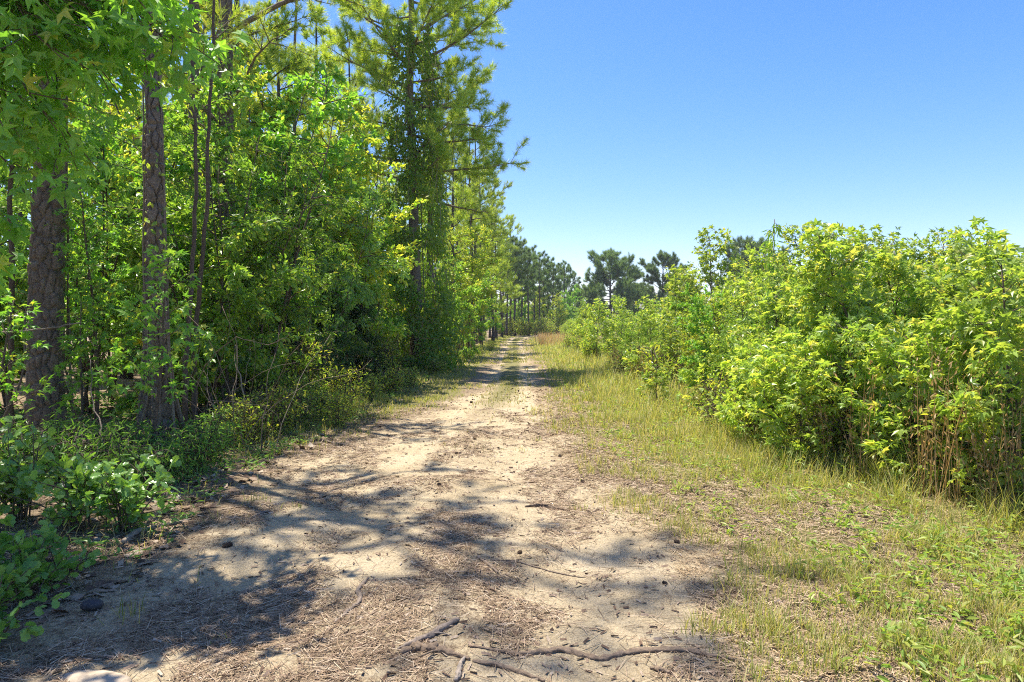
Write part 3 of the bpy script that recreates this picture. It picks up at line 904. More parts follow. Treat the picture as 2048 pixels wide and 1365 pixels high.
# far stand at the end of the path
FP = [pine_parts(61, 15, 6.5, 20, 2.3, .20, TUFTF, .55, 'pine_far', 'barkf', (0, 0), 1.1),
      pine_parts(62, 14, 7.5, 16, 2.1, .18, TUFTF, .55, 'pine_far', 'barkf', (.01, 0), 1.1),
      pine_parts(63, 16, 5.5, 24, 2.4, .2, TUFTF, .55, 'pine_far', 'barkf', (0, 0), 1.1)]
far = [(1012, 88), (1020, 96), (1030, 90), (1042, 98), (1050, 104), (1058, 96), (1068, 108), (1077, 101), (1088, 112), (1098, 118), (1108, 110), (1118, 122), (1128, 116), (1138, 126), (1150, 130), (1006, 104), (1036, 114), (1064, 124), (1095, 134), (1124, 140)]
far.sort()
for i, (px, d) in enumerate(far):
    hh = np.interp(px, [1000, 1040, 1090, 1150], [455, 478, 502, 540])
    s = (Z(hh, d)) / [15.0, 14, 16][i % 3] * g.uniform(.9, 1.02)
    place(FP[i % 3], 'pine_tree', ORD[i] + ' slender pine from the left in the stand closing the far end of the path', 'pine tree', X(px, d), d, g.uniform(0, 6.28), s, 'slender pines at the end of the path')
for i in range(34):
    px = g.uniform(930, 1180); d = g.uniform(100, 150)
    place(BR[i % 5], 'broadleaf_tree', 'hazy leafy tree filling the gaps behind the distant pine stand', 'tree', X(px, d), d, g.uniform(0, 6.28), g.uniform(.9, 1.5), 'leafy trees behind the distant pines')
RP = [pine_parts(64, 13, 1.8, 62, 5.4, .30, TUFTF, .6, 'pine_far', 'barkf', (0, 0), 1.05),
      pine_parts(65, 14, 3.6, 44, 4.7, .26, TUFTF, .55, 'pine_far', 'barkf', (.01, 0), 1.3)]
for px, d, k, hh, lab in [(1222, 120, 0, 512, 'broad dark pine standing alone beyond the right thicket'),
                          (1325, 120, 1, 512, 'round-topped dark pine right of the lone broad pine'),
                          (1176, 128, 0, 575, 'small dark pine left of the lone broad pine'),
                          (1278, 132, 0, 572, 'low dark pine between the two large pines beyond the thicket'),
                          (1362, 128, 0, 560, 'dark pine crown behind the rounded green sapling'),
                          (1482, 120, 1, 486, 'airy dark pine top showing above the saplings'),
                          (1520, 126, 1, 488, 'second airy pine top beside the tall drooping spike')]:
    place(RP[k], 'pine_tree', lab, 'pine tree', X(px, d), d, g.uniform(0, 6.28), Z(hh, d) / [13.0, 14][k])
for i in range(16):
    d = g.uniform(125, 150); x = 62 + i * 6.5 + g.uniform(-2, 2)
    place((RP + FP)[i % 5], 'pine_tree', 'distant pine hidden behind the sapling thicket on the right', 'pine tree', x, d, g.uniform(0, 6.28), g.uniform(.85, 1.05), 'distant pines behind the right thicket')

# dark evergreen bushes in the hollow
def cedar_parts(seed, h, w, n):
    g = np.random.default_rng(seed)
    tr = MB(); cr = MB(); P = []; A = []
    tube(tr, curve(g, [0, 0, -.1], [0, 0, 1], h, 6, 0, .03), np.linspace(.04, .008, 7), 6)
    for b in range(n):
        t = g.uniform(.02, 1); a = g.uniform(0, 6.28); L = w * (1.05 - t) ** .7 * g.uniform(.6, 1.05)
        c = curve(g, [0, 0, h * t], [math.cos(a), math.sin(a), .35], L, 4, .3, .12)
        tube(tr, c, np.linspace(.008, .003, 5), 3, False)
        p, d = along(c, g.uniform(.2, .999, 9)); P.append(p + g.normal(size=p.shape) * .05); A.append(norm(d + g.normal(size=d.shape) * .6))
    P = np.concatenate(P); A = np.concatenate(A)
    scatter(cr, TUFTF, P, A, g.normal(size=P.shape), .16 * g.uniform(.7, 1.2, len(P)))
    return [('trunk', tr.mesh('cedar_stem', M['bark2'], True), None), ('crown', cr.mesh('cedar_crown', M['cedar']), 'stuff')]


CD = cedar_parts(71, 2.6, 1.2, 110)
for px, d, s, lab in [(655, 15.5, 1.0, 'dark feathery evergreen bush in the shady hollow'),
                      (720, 17.5, .95, 'dark evergreen bush in the hollow nearer the vine-wrapped pine'),
                      (590, 14.0, .8, 'low dark evergreen bush at the left end of the hollow'),
                      (790, 25.0, 1.1, 'dark evergreen bush behind the base of the vine-wrapped pine')]:
    place(CD, 'evergreen_bush', lab, 'bush', X(px, d), d, g.uniform(0, 6), s)

def tangle(label, px0, px1, d0, d1, zt, n, seed):
    g = np.random.default_rng(seed)
    x0 = X((px0 + px1) / 2, (d0 + d1) / 2); y0 = (d0 + d1) / 2
    o = thing('vine_tangle', label, 'vine', (x0, y0, gz(x0, y0)))
    for k in range(n):
        d = g.uniform(d0, d1); x = X(g.uniform(px0, px1), d)
        c = curve(g, [x - x0, d - y0, -.05], [g.normal() * .25, g.normal() * .15, 1], zt * g.uniform(.5, 1.2), 9, -.7 * g.uniform(), .2)
        mb = MB(); tube(mb, c, np.linspace(g.uniform(.004, .008), .002, 10), 5)
        link('stem', mb.mesh('tangle_stem', M['liana'], True), o)


tangle('tangle of thin bare stems in front of the brush wall right of the vine-laced trunk', 375, 560, 7.9, 8.8, 2.0, 26, 601)
tangle('tangle of pale bare stems in the hollow left of the vine-wrapped pine', 690, 790, 16, 20, 3.2, 26, 602)

# ------------------------------------------------------------------ low shrubs along the left edge
SH = [broadleaf_parts(81, .75, 7, .42, 1100, .055, OVALN, 'weed', low=.1, droop=.15, r0=.006),
      broadleaf_parts(82, .65, 8, .45, 1100, .05, OVAL, 'broad_light', low=.1, droop=.15, r0=.006),
      broadleaf_parts(83, .85, 6, .45, 950, .06, OVALN, 'broad_light', low=.15, droop=.2, r0=.006)]
low = [(452, 905, 'low shrub at the wood edge right of the vine-laced pine base'), (505, 893, 'low shrub below the narrow-leaved brush tree'),
       (560, 878, 'leafy low shrub halfway between the vine-laced pine and the hollow'), (612, 862, 'light green low shrub spilling toward the sunny sand'),
       (655, 842, 'low shrub in front of the dark hollow'), (700, 822, 'bright low shrub before the hollow'), (745, 805, 'pale low shrub left of the vine-wrapped pine base'),
       (785, 790, 'low shrub just left of the vine-wrapped pine foot'), (690, 858, 'outlying low plant on the shaded path margin'), (822, 778, 'small shrub at the foot of the vine-wrapped pine'),
       (880, 752, 'rounded dark low shrub right of the vine-wrapped pine'), (905, 735, 'sunlit low shrub between the pine feet and the path'), (935, 722, 'pale sunlit shrub along the left verge'),
       (962, 712, 'bushy shrub where the left verge narrows'), (985, 702, 'far low shrub at the left path edge'), (640, 825, 'shrub deep at the rim of the dark hollow'), (530, 858, 'shrub under the brush wall'), (590, 838, 'shrub behind the front shrubs at the hollow')]
for i, (px, py, lab) in enumerate(low):
    d = 2047.0 / (py - 650)
    place(SH[i % 3], 'low_shrub', lab, 'shrub', X(px, d) - .12, d + .2, g.uniform(0, 6), g.uniform(.6, .85) * (1 + d * .008))
for i in range(26):
    y = 8 + 60 * g.uniform() ** 1.3; x = lb(y) - .6 - 3.5 * g.uniform()
    place(SH[i % 3], 'low_shrub', 'low understory shrub beneath the trees of the left wood edge', 'shrub', x, y, g.uniform(0, 6), g.uniform(.9, 1.6), 'understory shrubs of the left woods')
for i in range(34):
    px = 1000 + i * 5.2; d = g.uniform(84, 118)
    place(SH[i % 3], 'low_shrub', 'low bush at the foot of the distant pine stand', 'shrub', X(px, d), d, g.uniform(0, 6), g.uniform(2.2, 3.6), 'bushes under the distant pines')

# shaded cane-like plants by the vine-laced pine
CN = [broadleaf_parts(91, .85, 9, .42, 700, .11, CANE, 'dark_weed', low=.15, droop=.45, r0=.005),
      broadleaf_parts(92, .7, 9, .4, 650, .10, CANE, 'dark_weed', low=.15, droop=.5, r0=.005)]
for i, (px, d, lab) in enumerate([(175, 7.0, 'dark cane-like plant right of the massive pine base'), (225, 6.7, 'cane-like plant between the two big pine bases'), (270, 6.5, 'cane-like plant left of the vine-laced pine base'),
                                  (320, 6.4, 'cane-like plant directly in front of the vine-laced pine base'), (385, 6.9, 'cane-like plant right of the vine-laced pine base'), (200, 6.0, 'front cane-like plant behind the lobed-leaf shrub'),
                                  (260, 5.8, 'cane-like plant at the rear of the fallen branch'), (130, 6.4, 'cane-like plant in front of the massive pine base'), (40, 6.6, 'cane-like plant at the left picture edge'), (300, 7.2, 'cane-like plant squeezed between the pine trunks'), (420, 7.6, 'cane-like plant where the brush wall begins'), (90, 7.3, 'cane-like plant hugging the massive pine')]):
    place(CN[i % 2], 'cane_plant', lab, 'plant', X(px, d), d, g.uniform(0, 6), g.uniform(.6, .85))

# ------------------------------------------------------------------ sweetgum tree reaching in from the left
def gum_tree():
    g = np.random.default_rng(101)
    bx, by = -4.25, 4.3
    tr = MB()
    zt = np.linspace(-.2, 9, 12)
    tp = np.stack([.02 * zt, 0 * zt, zt], -1)
    tube(tr, tp, np.linspace(.11, .03, 12), 10)
    P, A, Nn, S = [], [], [], []; BRN = []; BID = []
    ends = [((60, 120), 4.3, 4.6), ((180, 60), 4.2, 4.7), ((300, 70), 4.3, 4.6), ((380, 120), 4.6, 4.8), ((120, 250), 4.2, 4.2), ((250, 190), 4.4, 4.5), ((40, 350), 4.3, 3.9), ((150, 320), 4.6, 4.0),
            ((-10, 540), 4.5, 3.2), ((330, 20), 4.6, 5.0), ((230, -40), 4.3, 5.0), ((90, 10), 4.0, 4.8), ((-20, 230), 4.0, 4.2), ((30, 20), 4.4, 4.9), ((160, 150), 4.1, 4.5), ((-60, 480), 4.2, 3.4)]
    base = np.array([bx, by, gz(bx, by)])
    ends = ends + [((a + g.normal() * 55, b + g.normal() * 50), d + g.uniform(-.25, .6), z) for (a, b), d, z in ends for _ in range(2) if b < 260]
    for (ex, ey), d, zs in ends:
        e = np.array([X(ex, d), d, Z(ey, d)]) - base
        p0 = np.array([.02 * zs, 0, zs - .6])
        q = np.linspace(0, 1, 8)[:, None]
        c = p0 * (1 - q) + e * q + np.array([0, 0, 1]) * (np.sin(q * math.pi) * .28) + g.normal(size=(8, 3)) * .03
        bm_ = MB(); BRN.append(bm_); tube(bm_, c, np.linspace(.018, .003, 8), 5)
        segs = [(c, 1.0)]
        for k in range(9):
            p3, d3 = along(c, np.array([g.uniform(.35, .97)]))
            c3 = curve(g, p3[0], norm(side_dir(g, d3[0], R(g.uniform(25, 70))) * [1, 1, .6]), g.uniform(.2, .5), 3, -.2, .12)
            tube(bm_, c3, np.linspace(.005, .002, 4), 4, False); segs.append((c3, .5))
        for cc, l in segs:
            k = 13 if l == 1.0 else 6
            pp, dd = along(cc, np.concatenate([g.uniform(.3, 1, k), [.99, .999]]) * .999)
            ax = norm(dd * .5 + g.normal(size=pp.shape) * .6 + np.array([.1, 0, -.45]))
            P.append(pp + ax * .03); A.append(ax); S.append(.145 * g.uniform(.65, 1.2, len(pp)))
            Nn.append(np.array([.1, -.25, .75]) + g.normal(size=pp.shape) * .42); BID.append(np.full(len(pp), len(BRN) - 1))
    return BRN, np.concatenate(BID), base, tr, np.concatenate(P), np.concatenate(A), np.concatenate(Nn), np.concatenate(S)


BRN, BID, base, tr, P, A, Nn, S = gum_tree()
leafy_thing('sweetgum_tree', 'sweetgum tree with large star leaves hanging into the upper left corner', 'tree', tuple(base), tr, P, A, Nn, S, STAR, 'gum_shade', 300, trunk_name='trunk', branches=(BRN, BID))

# understory sweetgum sprigs between and before the trunks
for i, (px, py, d, h, w, lab) in enumerate([(300, 0, 6.7, 2.2, .62, 'young sweetgum with star leaves growing against the vine-laced trunk'),
                                            (195, 0, 8.6, 3.2, .8, 'shaded young sweetgum between the two big pine trunks'),
                                            (165, 0, 7.9, 1.8, .4, 'small yellow-green sprout beside the massive pine bark'),
                                            (-40, 0, 6.2, 1.7, .5, 'young sweetgum at the left picture edge before the massive pine')]):
    x = X(px, d); tr, P, A, Nn, S = sapling_data(110 + i, h, w, .85, .115, .3)
    leafy_thing('sweetgum_sapling', lab, 'sapling', (x, d, gz(x, d)), tr, P, A, Nn, S, STAR, 'gum_shade', 60)

# ------------------------------------------------------------------ the thicket on the right
near_gums = [(2035, 5.5, 1.95, .95, 'nearest sapling at the right picture edge with large bright star leaves'),
             (1880, 6.6, 2.15, 1.0, 'sapling with a dark bare stem near the right edge'),
             (1745, 7.4, 2.55, .72, 'tall bright sapling whose tip tops the middle of the thicket'),
             (1960, 7.2, 2.40, .72, 'bright sapling with an upright tip behind the nearest sapling'),
             (1640, 8.0, 2.5, .8, 'yellow-green sapling left of the tall bright sapling'),
             (1820, 8.6, 2.3, 1.1, 'sapling filling the gap behind the dark-stemmed sapling'),
             (1545, 8.9, 1.9, .9, 'shorter front sapling at the left flank of the near thicket'),
             (1600, 7.4, 1.3, .75, 'chest-high young sapling at the foot of the thicket'),
             (1700, 6.9, 1.45, .8, 'short bushy sapling in front of the tall bright one'),
             (1815, 6.3, 1.35, .75, 'short bushy sapling between the tan stalks and the dark stem'),
             (1950, 5.9, 1.5, .8, 'short bushy sapling low on the right side'),
             (1510, 8.3, 1.2, .75, 'short sapling at the outer left foot of the thicket')]
for i, (px, d, h, w, lab) in enumerate(near_gums):
    x = X(px, d); tr, P, A, Nn, S = sapling_data(120 + i, h, w, 1.7, .122, .04)
    leafy_thing('sweetgum_sapling', lab, 'sapling', (x, d, gz(x, d)), tr, P, A, Nn, S, STAR, 'sapling', 110)
SP = [sapling_parts(131, 2.8, 1.15, 1.3, .122), sapling_parts(132, 2.7, 1.2, 1.3, .122), sapling_parts(133, 3.0, 1.25, 1.3, .122), sapling_parts(134, 2.4, 1.1, 1.35, .122)]
mid = [(1690, 9.8, 0, .93, 'pale sapling standing behind the yellow-green one'), (1590, 10.8, 2, .95, 'sapling below the tall drooping spike'), (1480, 11.2, 3, .85, 'sapling at the left shoulder of the thicket'),
       (1900, 9.6, 2, .88, 'sapling with broken outline against the sky near the right edge'), (2040, 9.0, 1, .93, 'sapling peeking over the rightmost foliage'), (1790, 10.6, 1, 1.0, 'sapling whose top just clears the middle of the thicket'),
       (1520, 13.5, 0, 1.02, 'tall sapling behind the left shoulder of the thicket'), (1420, 17.0, 2, 1.22, 'big rounded green sapling rising at the left end of the thicket'), (1385, 18.5, 1, 1.08, 'companion sapling left of the big rounded one'),
       (1300, 22.0, 3, .95, 'low rounded sapling midway along the right verge'), (1245, 26.0, 0, .85, 'pale low sapling beyond the dry grass'), (1195, 27.0, 3, 1.0, 'dark-centred sapling clump closest to the far path'),
       (1165, 34.0, 1, .9, 'small far sapling at the right path edge'), (1340, 15.0, 3, .62, 'short sapling before the companion saplings'), (1450, 13.0, 3, .85, 'sapling in front of the big rounded one')]
for px, d, k, s, lab in mid:
    place(SP[k], 'sweetgum_sapling', lab, 'sapling', X(px, d), d, g.uniform(0, 6), s)
taken = [(X(p, d), d) for p, d, *_ in mid] + [(X(p, d), d) for p, d, *_ in near_gums]
cnt = 0
for tries in range(4000):
    y = 9 + 75 * g.uniform() ** 1.5; x = rb(y) + 1.0 + 26 * g.uniform() ** 1.1
    if x > y * .85 + 5: continue
    if min((x - a) ** 2 + (y - b) ** 2 for a, b in taken) < 1.35 ** 2: continue
    px = CX + F * x / y
    ytop = np.interp(px, [1100, 1180, 1300, 1350, 1400, 1460, 1500, 1600, 1800, 2100], [650, 632, 622, 600, 555, 535, 530, 512, 505, 508])
    hmax = Z(ytop, y)
    k = int(g.integers(0, 4)); s = min(hmax / [2.8, 2.7, 3.0, 2.4][k], 1.25) * g.uniform(.82, 1.0)
    if s < .45: continue
    taken.append((x, y)); cnt += 1
    place(SP[k], 'sweetgum_sapling', 'sapling lost in the mass of the right thicket behind the front row', 'sapling', x, y, g.uniform(0, 6), s, 'saplings filling the right thicket')
    if cnt >= 90: break

WL = broadleaf_parts(141, 2.1, 4, .75, 2200, .075, oval_leaf(.12, .04, .2), 'broad_light', low=.25, droop=.2, r0=.012)
place(WL, 'willow_shrub', 'fine-leaved willowy shrub with dark stems left of the near thicket', 'shrub', X(1395, 13.6), 13.6, .4, 1.0)
place(WL, 'willow_shrub', 'second fine-leaved shrub right behind the willowy one', 'shrub', X(1450, 15.2), 15.2, 2.4, 1.05)
for px, d, k, s_, lab in [(1660, 8.6, 1, .42, 'fine-leaved dark shrub woven between two bright saplings'), (1930, 8.2, 0, .46, 'small-leaved shrub behind the saplings near the right edge'), (1500, 9.9, 1, .36, 'small-leaved shrub at the left flank of the near thicket'), (1350, 17, 0, .42, 'small-leaved round shrub midway along the thicket'),
                          (1270, 21, 1, .40, 'fine-leaved shrub behind the orange dry grass'), (1590, 9.4, 3, .40, 'glossy small-leaved shrub below the spike'), (1720, 8.8, 4, .36, 'darker green shrub in the heart of the near thicket'), (1440, 11.6, 4, .34, 'dark green shrub before the big rounded sapling')]:
    place(BR[k], 'small_leaved_shrub', lab, 'shrub', X(px, d), d, g.uniform(0, 6), s_)
SPK = broadleaf_parts(142, 3.4, 1, .30, 420, .13, CANE, 'broad', low=.3, droop=.9, r0=.014)
place(SPK, 'spike_sapling', 'tall narrow spike with drooping leaves standing clear above the thicket', 'sapling', X(1566, 11.6), 11.6, 0, .98)
DV = broadleaf_parts(143, 1.9, 4, .55, 1500, .12, CANE, 'broad', low=.25, droop=.9, r0=.010)
place(DV, 'vine_tangle', 'dark drooping tangle of narrow leaves amid the near thicket', 'vine', X(1790, 6.9), 6.9, 0, .85)

# low plants at the foot of the thicket
LS = [sapling_parts(151, .7, .42, 2.0, .10), broadleaf_parts(152, .6, 7, .4, 520, .06, OVAL, 'weed', low=.1, droop=.1, r0=.005), broadleaf_parts(153, .8, 6, .42, 560, .07, OVALN, 'broad_light', low=.15, droop=.15, r0=.005)]
feet = [(1310, 815, 'isolated leafy sprout on the right verge'), (1450, 870, 'low leafy plant at the left foot of the thicket'), (1500, 895, 'broad low plant before the short front sapling'), (1570, 905, 'low plant under the yellow-green sapling'),
        (1640, 915, 'leafy plant below the tall bright sapling'), (1710, 930, 'low plant among the tan stalks'), (1790, 945, 'low plant left of the dark bare stem'), (1940, 965, 'low plant right of the dark bare stem'), (2020, 985, 'low plant at the lower right edge of the thicket'),
        (1400, 835, 'low plant right of the isolated sprout'), (1250, 760, 'low plant beside the dry orange grass'), (1140, 705, 'rounded dark plant jutting onto the far verge'), (1175, 722, 'small plant at the far thicket foot'), (1350, 800, 'plant behind the isolated sprout'), (1955, 1012, 'leafy plant in front of the dark gap under the right-edge saplings'), (2035, 1045, 'leafy plant at the right picture edge below the nearest sapling'), (1880, 990, 'leafy plant at the foot of the dark bare stem'), (1670, 945, 'leafy plant before the tan stalks')]
for i, (px, py, lab) in enumerate(feet):
    d = 2047.0 / (py - 650)
    place(LS[i % 3], 'low_plant', lab, 'plant', X(px, d) + .1, d + .2, g.uniform(0, 6), g.uniform(.85, 1.2) * (1 + d * .012))
for i in range(30):
    y = 6.5 + 40 * g.uniform() ** 1.4; x = rb(y) + .2 + 1.6 * g.uniform()
    place(LS[i % 3], 'low_plant', 'low leafy plant mixed into the foot of the right thicket', 'plant', x, y, g.uniform(0, 6), g.uniform(.8, 1.5), 'low plants under the right thicket')

# ------------------------------------------------------------------ lobed-leaf shrubs at the lower left
def leafy_shrub(seed, h, w, nst, ls, upright=.5):
    g = np.random.default_rng(seed)
    tr = MB(); P, A = [], []
    for s in range(nst):
        a = g.uniform(0, 6.28); t = g.uniform(.1, 1) * w
        c = curve(g, [g.normal() * .04, g.normal() * .04, -.04], [math.cos(a) * t / h, math.sin(a) * t / h, 1], h * g.uniform(.6, 1.05) * math.hypot(1, t / h), 6, -.15, .1)
        tube(tr, c, np.linspace(.007, .003, 7), 5)
        pp, dd = along(c, g.uniform(.25, 1, 12) * .999); P.append(pp); A.append(norm(dd * .3 + g.normal(size=dd.shape) * [.8, .8, .4]))
        for k in range(3):
            p3, d3 = along(c, np.array([g.uniform(.3, .9)]))
            c3 = curve(g, p3[0], side_dir(g, d3[0], R(50)), .22, 3, .1, .1); tube(tr, c3, np.linspace(.004, .002, 4), 4, False)
            pp, dd = along(c3, g.uniform(.3, 1, 7) * .999); P.append(pp); A.append(norm(dd * .5 + g.normal(size=dd.shape) * .6))
    P = np.concatenate(P); A = np.concatenate(A)
    return tr, P, A, np.array([0, -.15, upright]) + g.normal(size=P.shape) * .35, ls * g.uniform(.6, 1.2, len(P))


for i, (px, d, h, w, n_, ls, nl, lab) in enumerate([(45, 5.0, .75, .45, 16, .078, 150, 'lobed-leaf oak shrub at the left edge before the massive pine'),
                                                   (150, 4.9, .55, .40, 14, .075, 110, 'middle clump of the lobed-leaf shrubs at lower left'),
                                                   (245, 4.85, .50, .34, 14, .072, 120, 'lobed-leaf shrub next to the pale fallen stick'),
                                                   (20, 3.75, .38, .30, 9, .075, 70, 'small leafy plant at the left edge above the dark stone'),
                                                   (95, 3.95, .22, .22, 6, .06, 40, 'sparse seedling growing over the leaf litter by the dark stone'),
                                                   (-10, 3.3, .35, .25, 7, .06, 40, 'seedling at the bottom left picture edge')]):
    x = X(px, d); tr, P, A, Nn, S = leafy_shrub(160 + i, h, w, n_, ls)
    leafy_thing('oak_shrub', lab, 'shrub', (x, d, gz(x, d)), tr, P, A, Nn, S, LOBED, 'glossy' if i < 3 else 'dark_weed', nl)

# ------------------------------------------------------------------ grass, litter (uncountable)
g = np.random.default_rng(500)


def grass_patch(name, label, n, xfun, y0, y1, ypow, hgt, dens, matn, wid=1.0, seed=1, lean=.5, clump=.28):
    g = np.random.default_rng(seed)
    u = g.uniform(size=n); y = (y0 ** (1 - ypow) + u * (y1 ** (1 - ypow) - y0 ** (1 - ypow))) ** (1 / (1 - ypow))
    a, b = xfun(y); x = a + (b - a) * g.uniform(size=n)
    keep = g.uniform(size=n) < np.clip(dens(x, y), 0, 1)
    x = x[keep]; y = y[keep]
    # gather blades into small tufts
    cs = (.08 + .006 * y) * (1 + (hashn(np.arange(len(x)), np.arange(len(x)) * 3, 2) > .5) * .7)
    cxp = (np.floor(x / cs) + hashn(np.floor(x / cs), np.floor(y / cs), 4)) * cs; cyp = (np.floor(y / cs) + hashn(np.floor(x / cs), np.floor(y / cs), 5)) * cs
    x = x + (cxp - x) * clump; y = y + (cyp - y) * clump
    m = len(x)
    z = ground_z(x, y) - .004
    az = g.uniform(0, 6.28, m); til = np.abs(g.normal(size=m)) * lean
    A = np.stack([np.sin(til) * np.cos(az), np.sin(til) * np.sin(az), np.cos(til)], -1)
    Nn = np.stack([-np.cos(az), -np.sin(az), .2 + 0 * az], -1) * -1
    h = hgt(x, y) * g.uniform(.4, 1.25, m)
    mb = MB()
    w = np.maximum(1.0, y / 6.0) * wid
    tv, tf = BLADE
    xx = norm(A); zz = norm(Nn - (Nn * xx).sum(-1, keepdims=True) * xx); yy = np.cross(zz, xx)
    P = np.stack([x, y, z], -1)
    v = P[:, None] + h[:, None, None] * (tv[None, :, 0:1] * xx[:, None] + tv[None, :, 2:3] * zz[:, None]) + (tv[None, :, 1:2] * (.075 * w)[:, None, None]) * yy[:, None]
    f = (tf[None] + (np.arange(m) * len(tv))[:, None, None]).reshape(-1, 3)
    mb.add(v.reshape(-1, 3), t=f)
    o = link(name, mb.mesh(name, M[matn])); o["kind"] = "stuff"
    return tag(o, label, 'grass')


def dR(x, y):
    t = (x - pr(y) + .3) / .55
    return np.clip(t + (fbm(x * .9, y * .9, 61, 3) - .5) * 2.2, .0, 1) * np.clip(.36 + 2.2 * (fbm(x * 1.9, y * 1.9, 63, 3) - .30) + 1.2 * (fbm(x * 3.2, y * 3.2, 66, 2) - .5), .03, 1)


def hR(x, y):
    e = np.clip((x - rb(y) + 1.9) / 1.9, 0, 1)
    k = fbm(x * 3.2, y * 3.2, 66, 2)
    return (.05 + .05 * fbm(x * 1.3, y * 1.3, 65, 2) + .20 * e) * (.45 + 2.4 * np.clip(k - .3, 0, 1) ** 1.0 * 1.2)


grass_patch('verge_grass', 'short sunny yellow-green grass on the right verge of the path', 150000, lambda y: (pr(y) - .5, rb(y) + 1.2), 2.4, 90, 1.55, hR, dR, 'grass', 1.0, 71, .55)


def dL(x, y):
    u = (pl(y) - x) / np.maximum(pl(y) - lb(y) + .3, .2)
    return np.clip((y - 7) / 5, 0.05, 1) * np.clip(.35 + u * .9 + (fbm(x * 1.1, y * 1.1, 67, 3) - .5) * 2, 0, 1)


grass_patch('edge_grass', 'patchy grass along the shaded left margin and between the wheel tracks', 60000, lambda y: (lb(y) - 1.0, pl(y) + .5), 4, 90, 1.3, lambda x, y: .07 + .05 * fbm(x, y, 68, 2) + .10 * np.clip((lb(y) - x + .3) / .6, 0, 1), dL, 'grass', 1.0, 72, .6)
grass_patch('track_grass', 'thin green strip of grass between the wheel tracks', 14000, lambda y: (.35 * pl(y) + .65 * pr(y) - .75, .35 * pl(y) + .65 * pr(y) + .3), 8, 85, 1.1, lambda x, y: .05 + .03 * fbm(x, y, 69, 2), lambda x, y: np.clip((y - 9) / 14, .05, .9) * (fbm(x * .7, y * .5, 70, 3) > .47), 'grass', 1.0, 73, .6)
grass_patch('thicket_grass', 'taller weedy grass under and around the right thicket', 30000, lambda y: (rb(y) - .3, rb(y) + 8), 4.5, 60, 1.5, lambda x, y: .22 + .2 * fbm(x, y, 75, 2), lambda x, y: .8 + 0 * x, 'grass', 1.3, 74, .4)


# small broad-leaved weeds on the verges
def weeds(name, label, n, xfun, y0, y1, dens, ls, matn, seed):
    g = np.random.default_rng(seed)
    u = g.uniform(size=n); y = (y0 ** -.5 + u * (y1 ** -.5 - y0 ** -.5)) ** -2.0
    a, b = xfun(y); x = a + (b - a) * g.uniform(size=n)
    keep = g.uniform(size=n) < dens(x, y); x = x[keep]; y = y[keep]; m = len(x)
    k = 9
    X_ = np.repeat(x, k) + g.normal(size=m * k) * .035; Y_ = np.repeat(y, k) + g.normal(size=m * k) * .035
    hh = np.repeat(g.uniform(.03, .16, m) * (1 + .8 * np.clip((x - rb(y) + 1) / 1, 0, 1.5)), k) * g.uniform(.15, 1, m * k)
    P = np.stack([X_, Y_, ground_z(X_, Y_) + hh], -1)
    A = norm(g.normal(size=P.shape) * [1, 1, .35] + [0, 0, .1])
    mb = MB(); scatter(mb, OVALN, P, A, np.array([0, 0, 1.]) + g.normal(size=P.shape) * .4, ls * g.uniform(.6, 1.3, m * k) * (1 + np.maximum(0, P[:, 1] - 6) * .03))
    o = link(name, mb.mesh(name, M[matn])); o["kind"] = "stuff"
    return tag(o, label, 'weeds')


weeds('verge_weeds', 'small leafy weeds mixed through the right verge', 6000, lambda y: (pr(y) + .3, rb(y) + 1.5), 2.5, 45, lambda x, y: np.clip((x - pr(y)) / 2.2, .05, 1) * np.clip(.2 + 1.6 * (fbm(x * 1.2, y * 1.2, 81, 3) - .25), 0, 1), .052, 'weed', 82)
weeds('edge_weeds', 'leafy ground cover under the left wood edge', 4600, lambda y: (lb(y) - 5.5, lb(y) + .15), 4.2, 50, lambda x, y: np.clip(.55 + (fbm(x * .8, y * .8, 83, 3) - .5) * 2, 0, 1), .055, 'dark_weed', 84)


def litter(name, label, n, y0, y1, x0, x1, L, w, matn, seed, dens, tilt=.12, cl=.5):
    g = np.random.default_rng(seed)
    u = g.uniform(size=n); e = -.6; y = (y0 ** e + u * (y1 ** e - y0 ** e)) ** (1 / e)
    x = np.where(True, x0(y) + (x1(y) - x0(y)) * g.uniform(size=n), 0)
    k = g.uniform(size=n) < dens(x, y); x = x[k]; y = y[k]; n = len(x)
    az = g.uniform(0, 6.28, n) * .6 + fbm(x * 2, y * 2, 91, 2) * 6
    l = L * g.uniform(.45, 1.1, n); ww = w * np.maximum(1, y / 4.5)
    el = g.normal(size=n) * tilt
    d = np.stack([np.cos(az) * np.cos(el), np.sin(az) * np.cos(el), np.sin(el)], -1)
    s = np.stack([-np.sin(az), np.cos(az), g.normal(size=n) * .5], -1)
    b = (g.uniform(-.15, .15, n) * l)[:, None] * s * [1, 1, 0]
    mid = np.stack([x, y, 0 * x], -1)
    a = mid - d * l[:, None] / 2; c = mid + d * l[:, None] / 2; m_ = mid + b
    out = []
    for p, sg in ((a, 1), (c, -1)):
        gz_ = ground_z(p[:, 0], p[:, 1]) + .003
        p = p.copy(); p[:, 2] = gz_ + np.maximum(p[:, 2], 0) + g.uniform(0, .006, n)
        out += [p - s * (ww * .5 * sg)[:, None], p + s * (ww * .5 * sg)[:, None]]
    v = np.stack(out, 1).reshape(-1, 3)
    q = (np.arange(n) * 4)[:, None] + [0, 1, 2, 3]
    mb = MB(); mb.add(v, q=q)
    o = link(name, mb.mesh(name, M[matn])); o["kind"] = "stuff"
    return tag(o, label, 'litter')


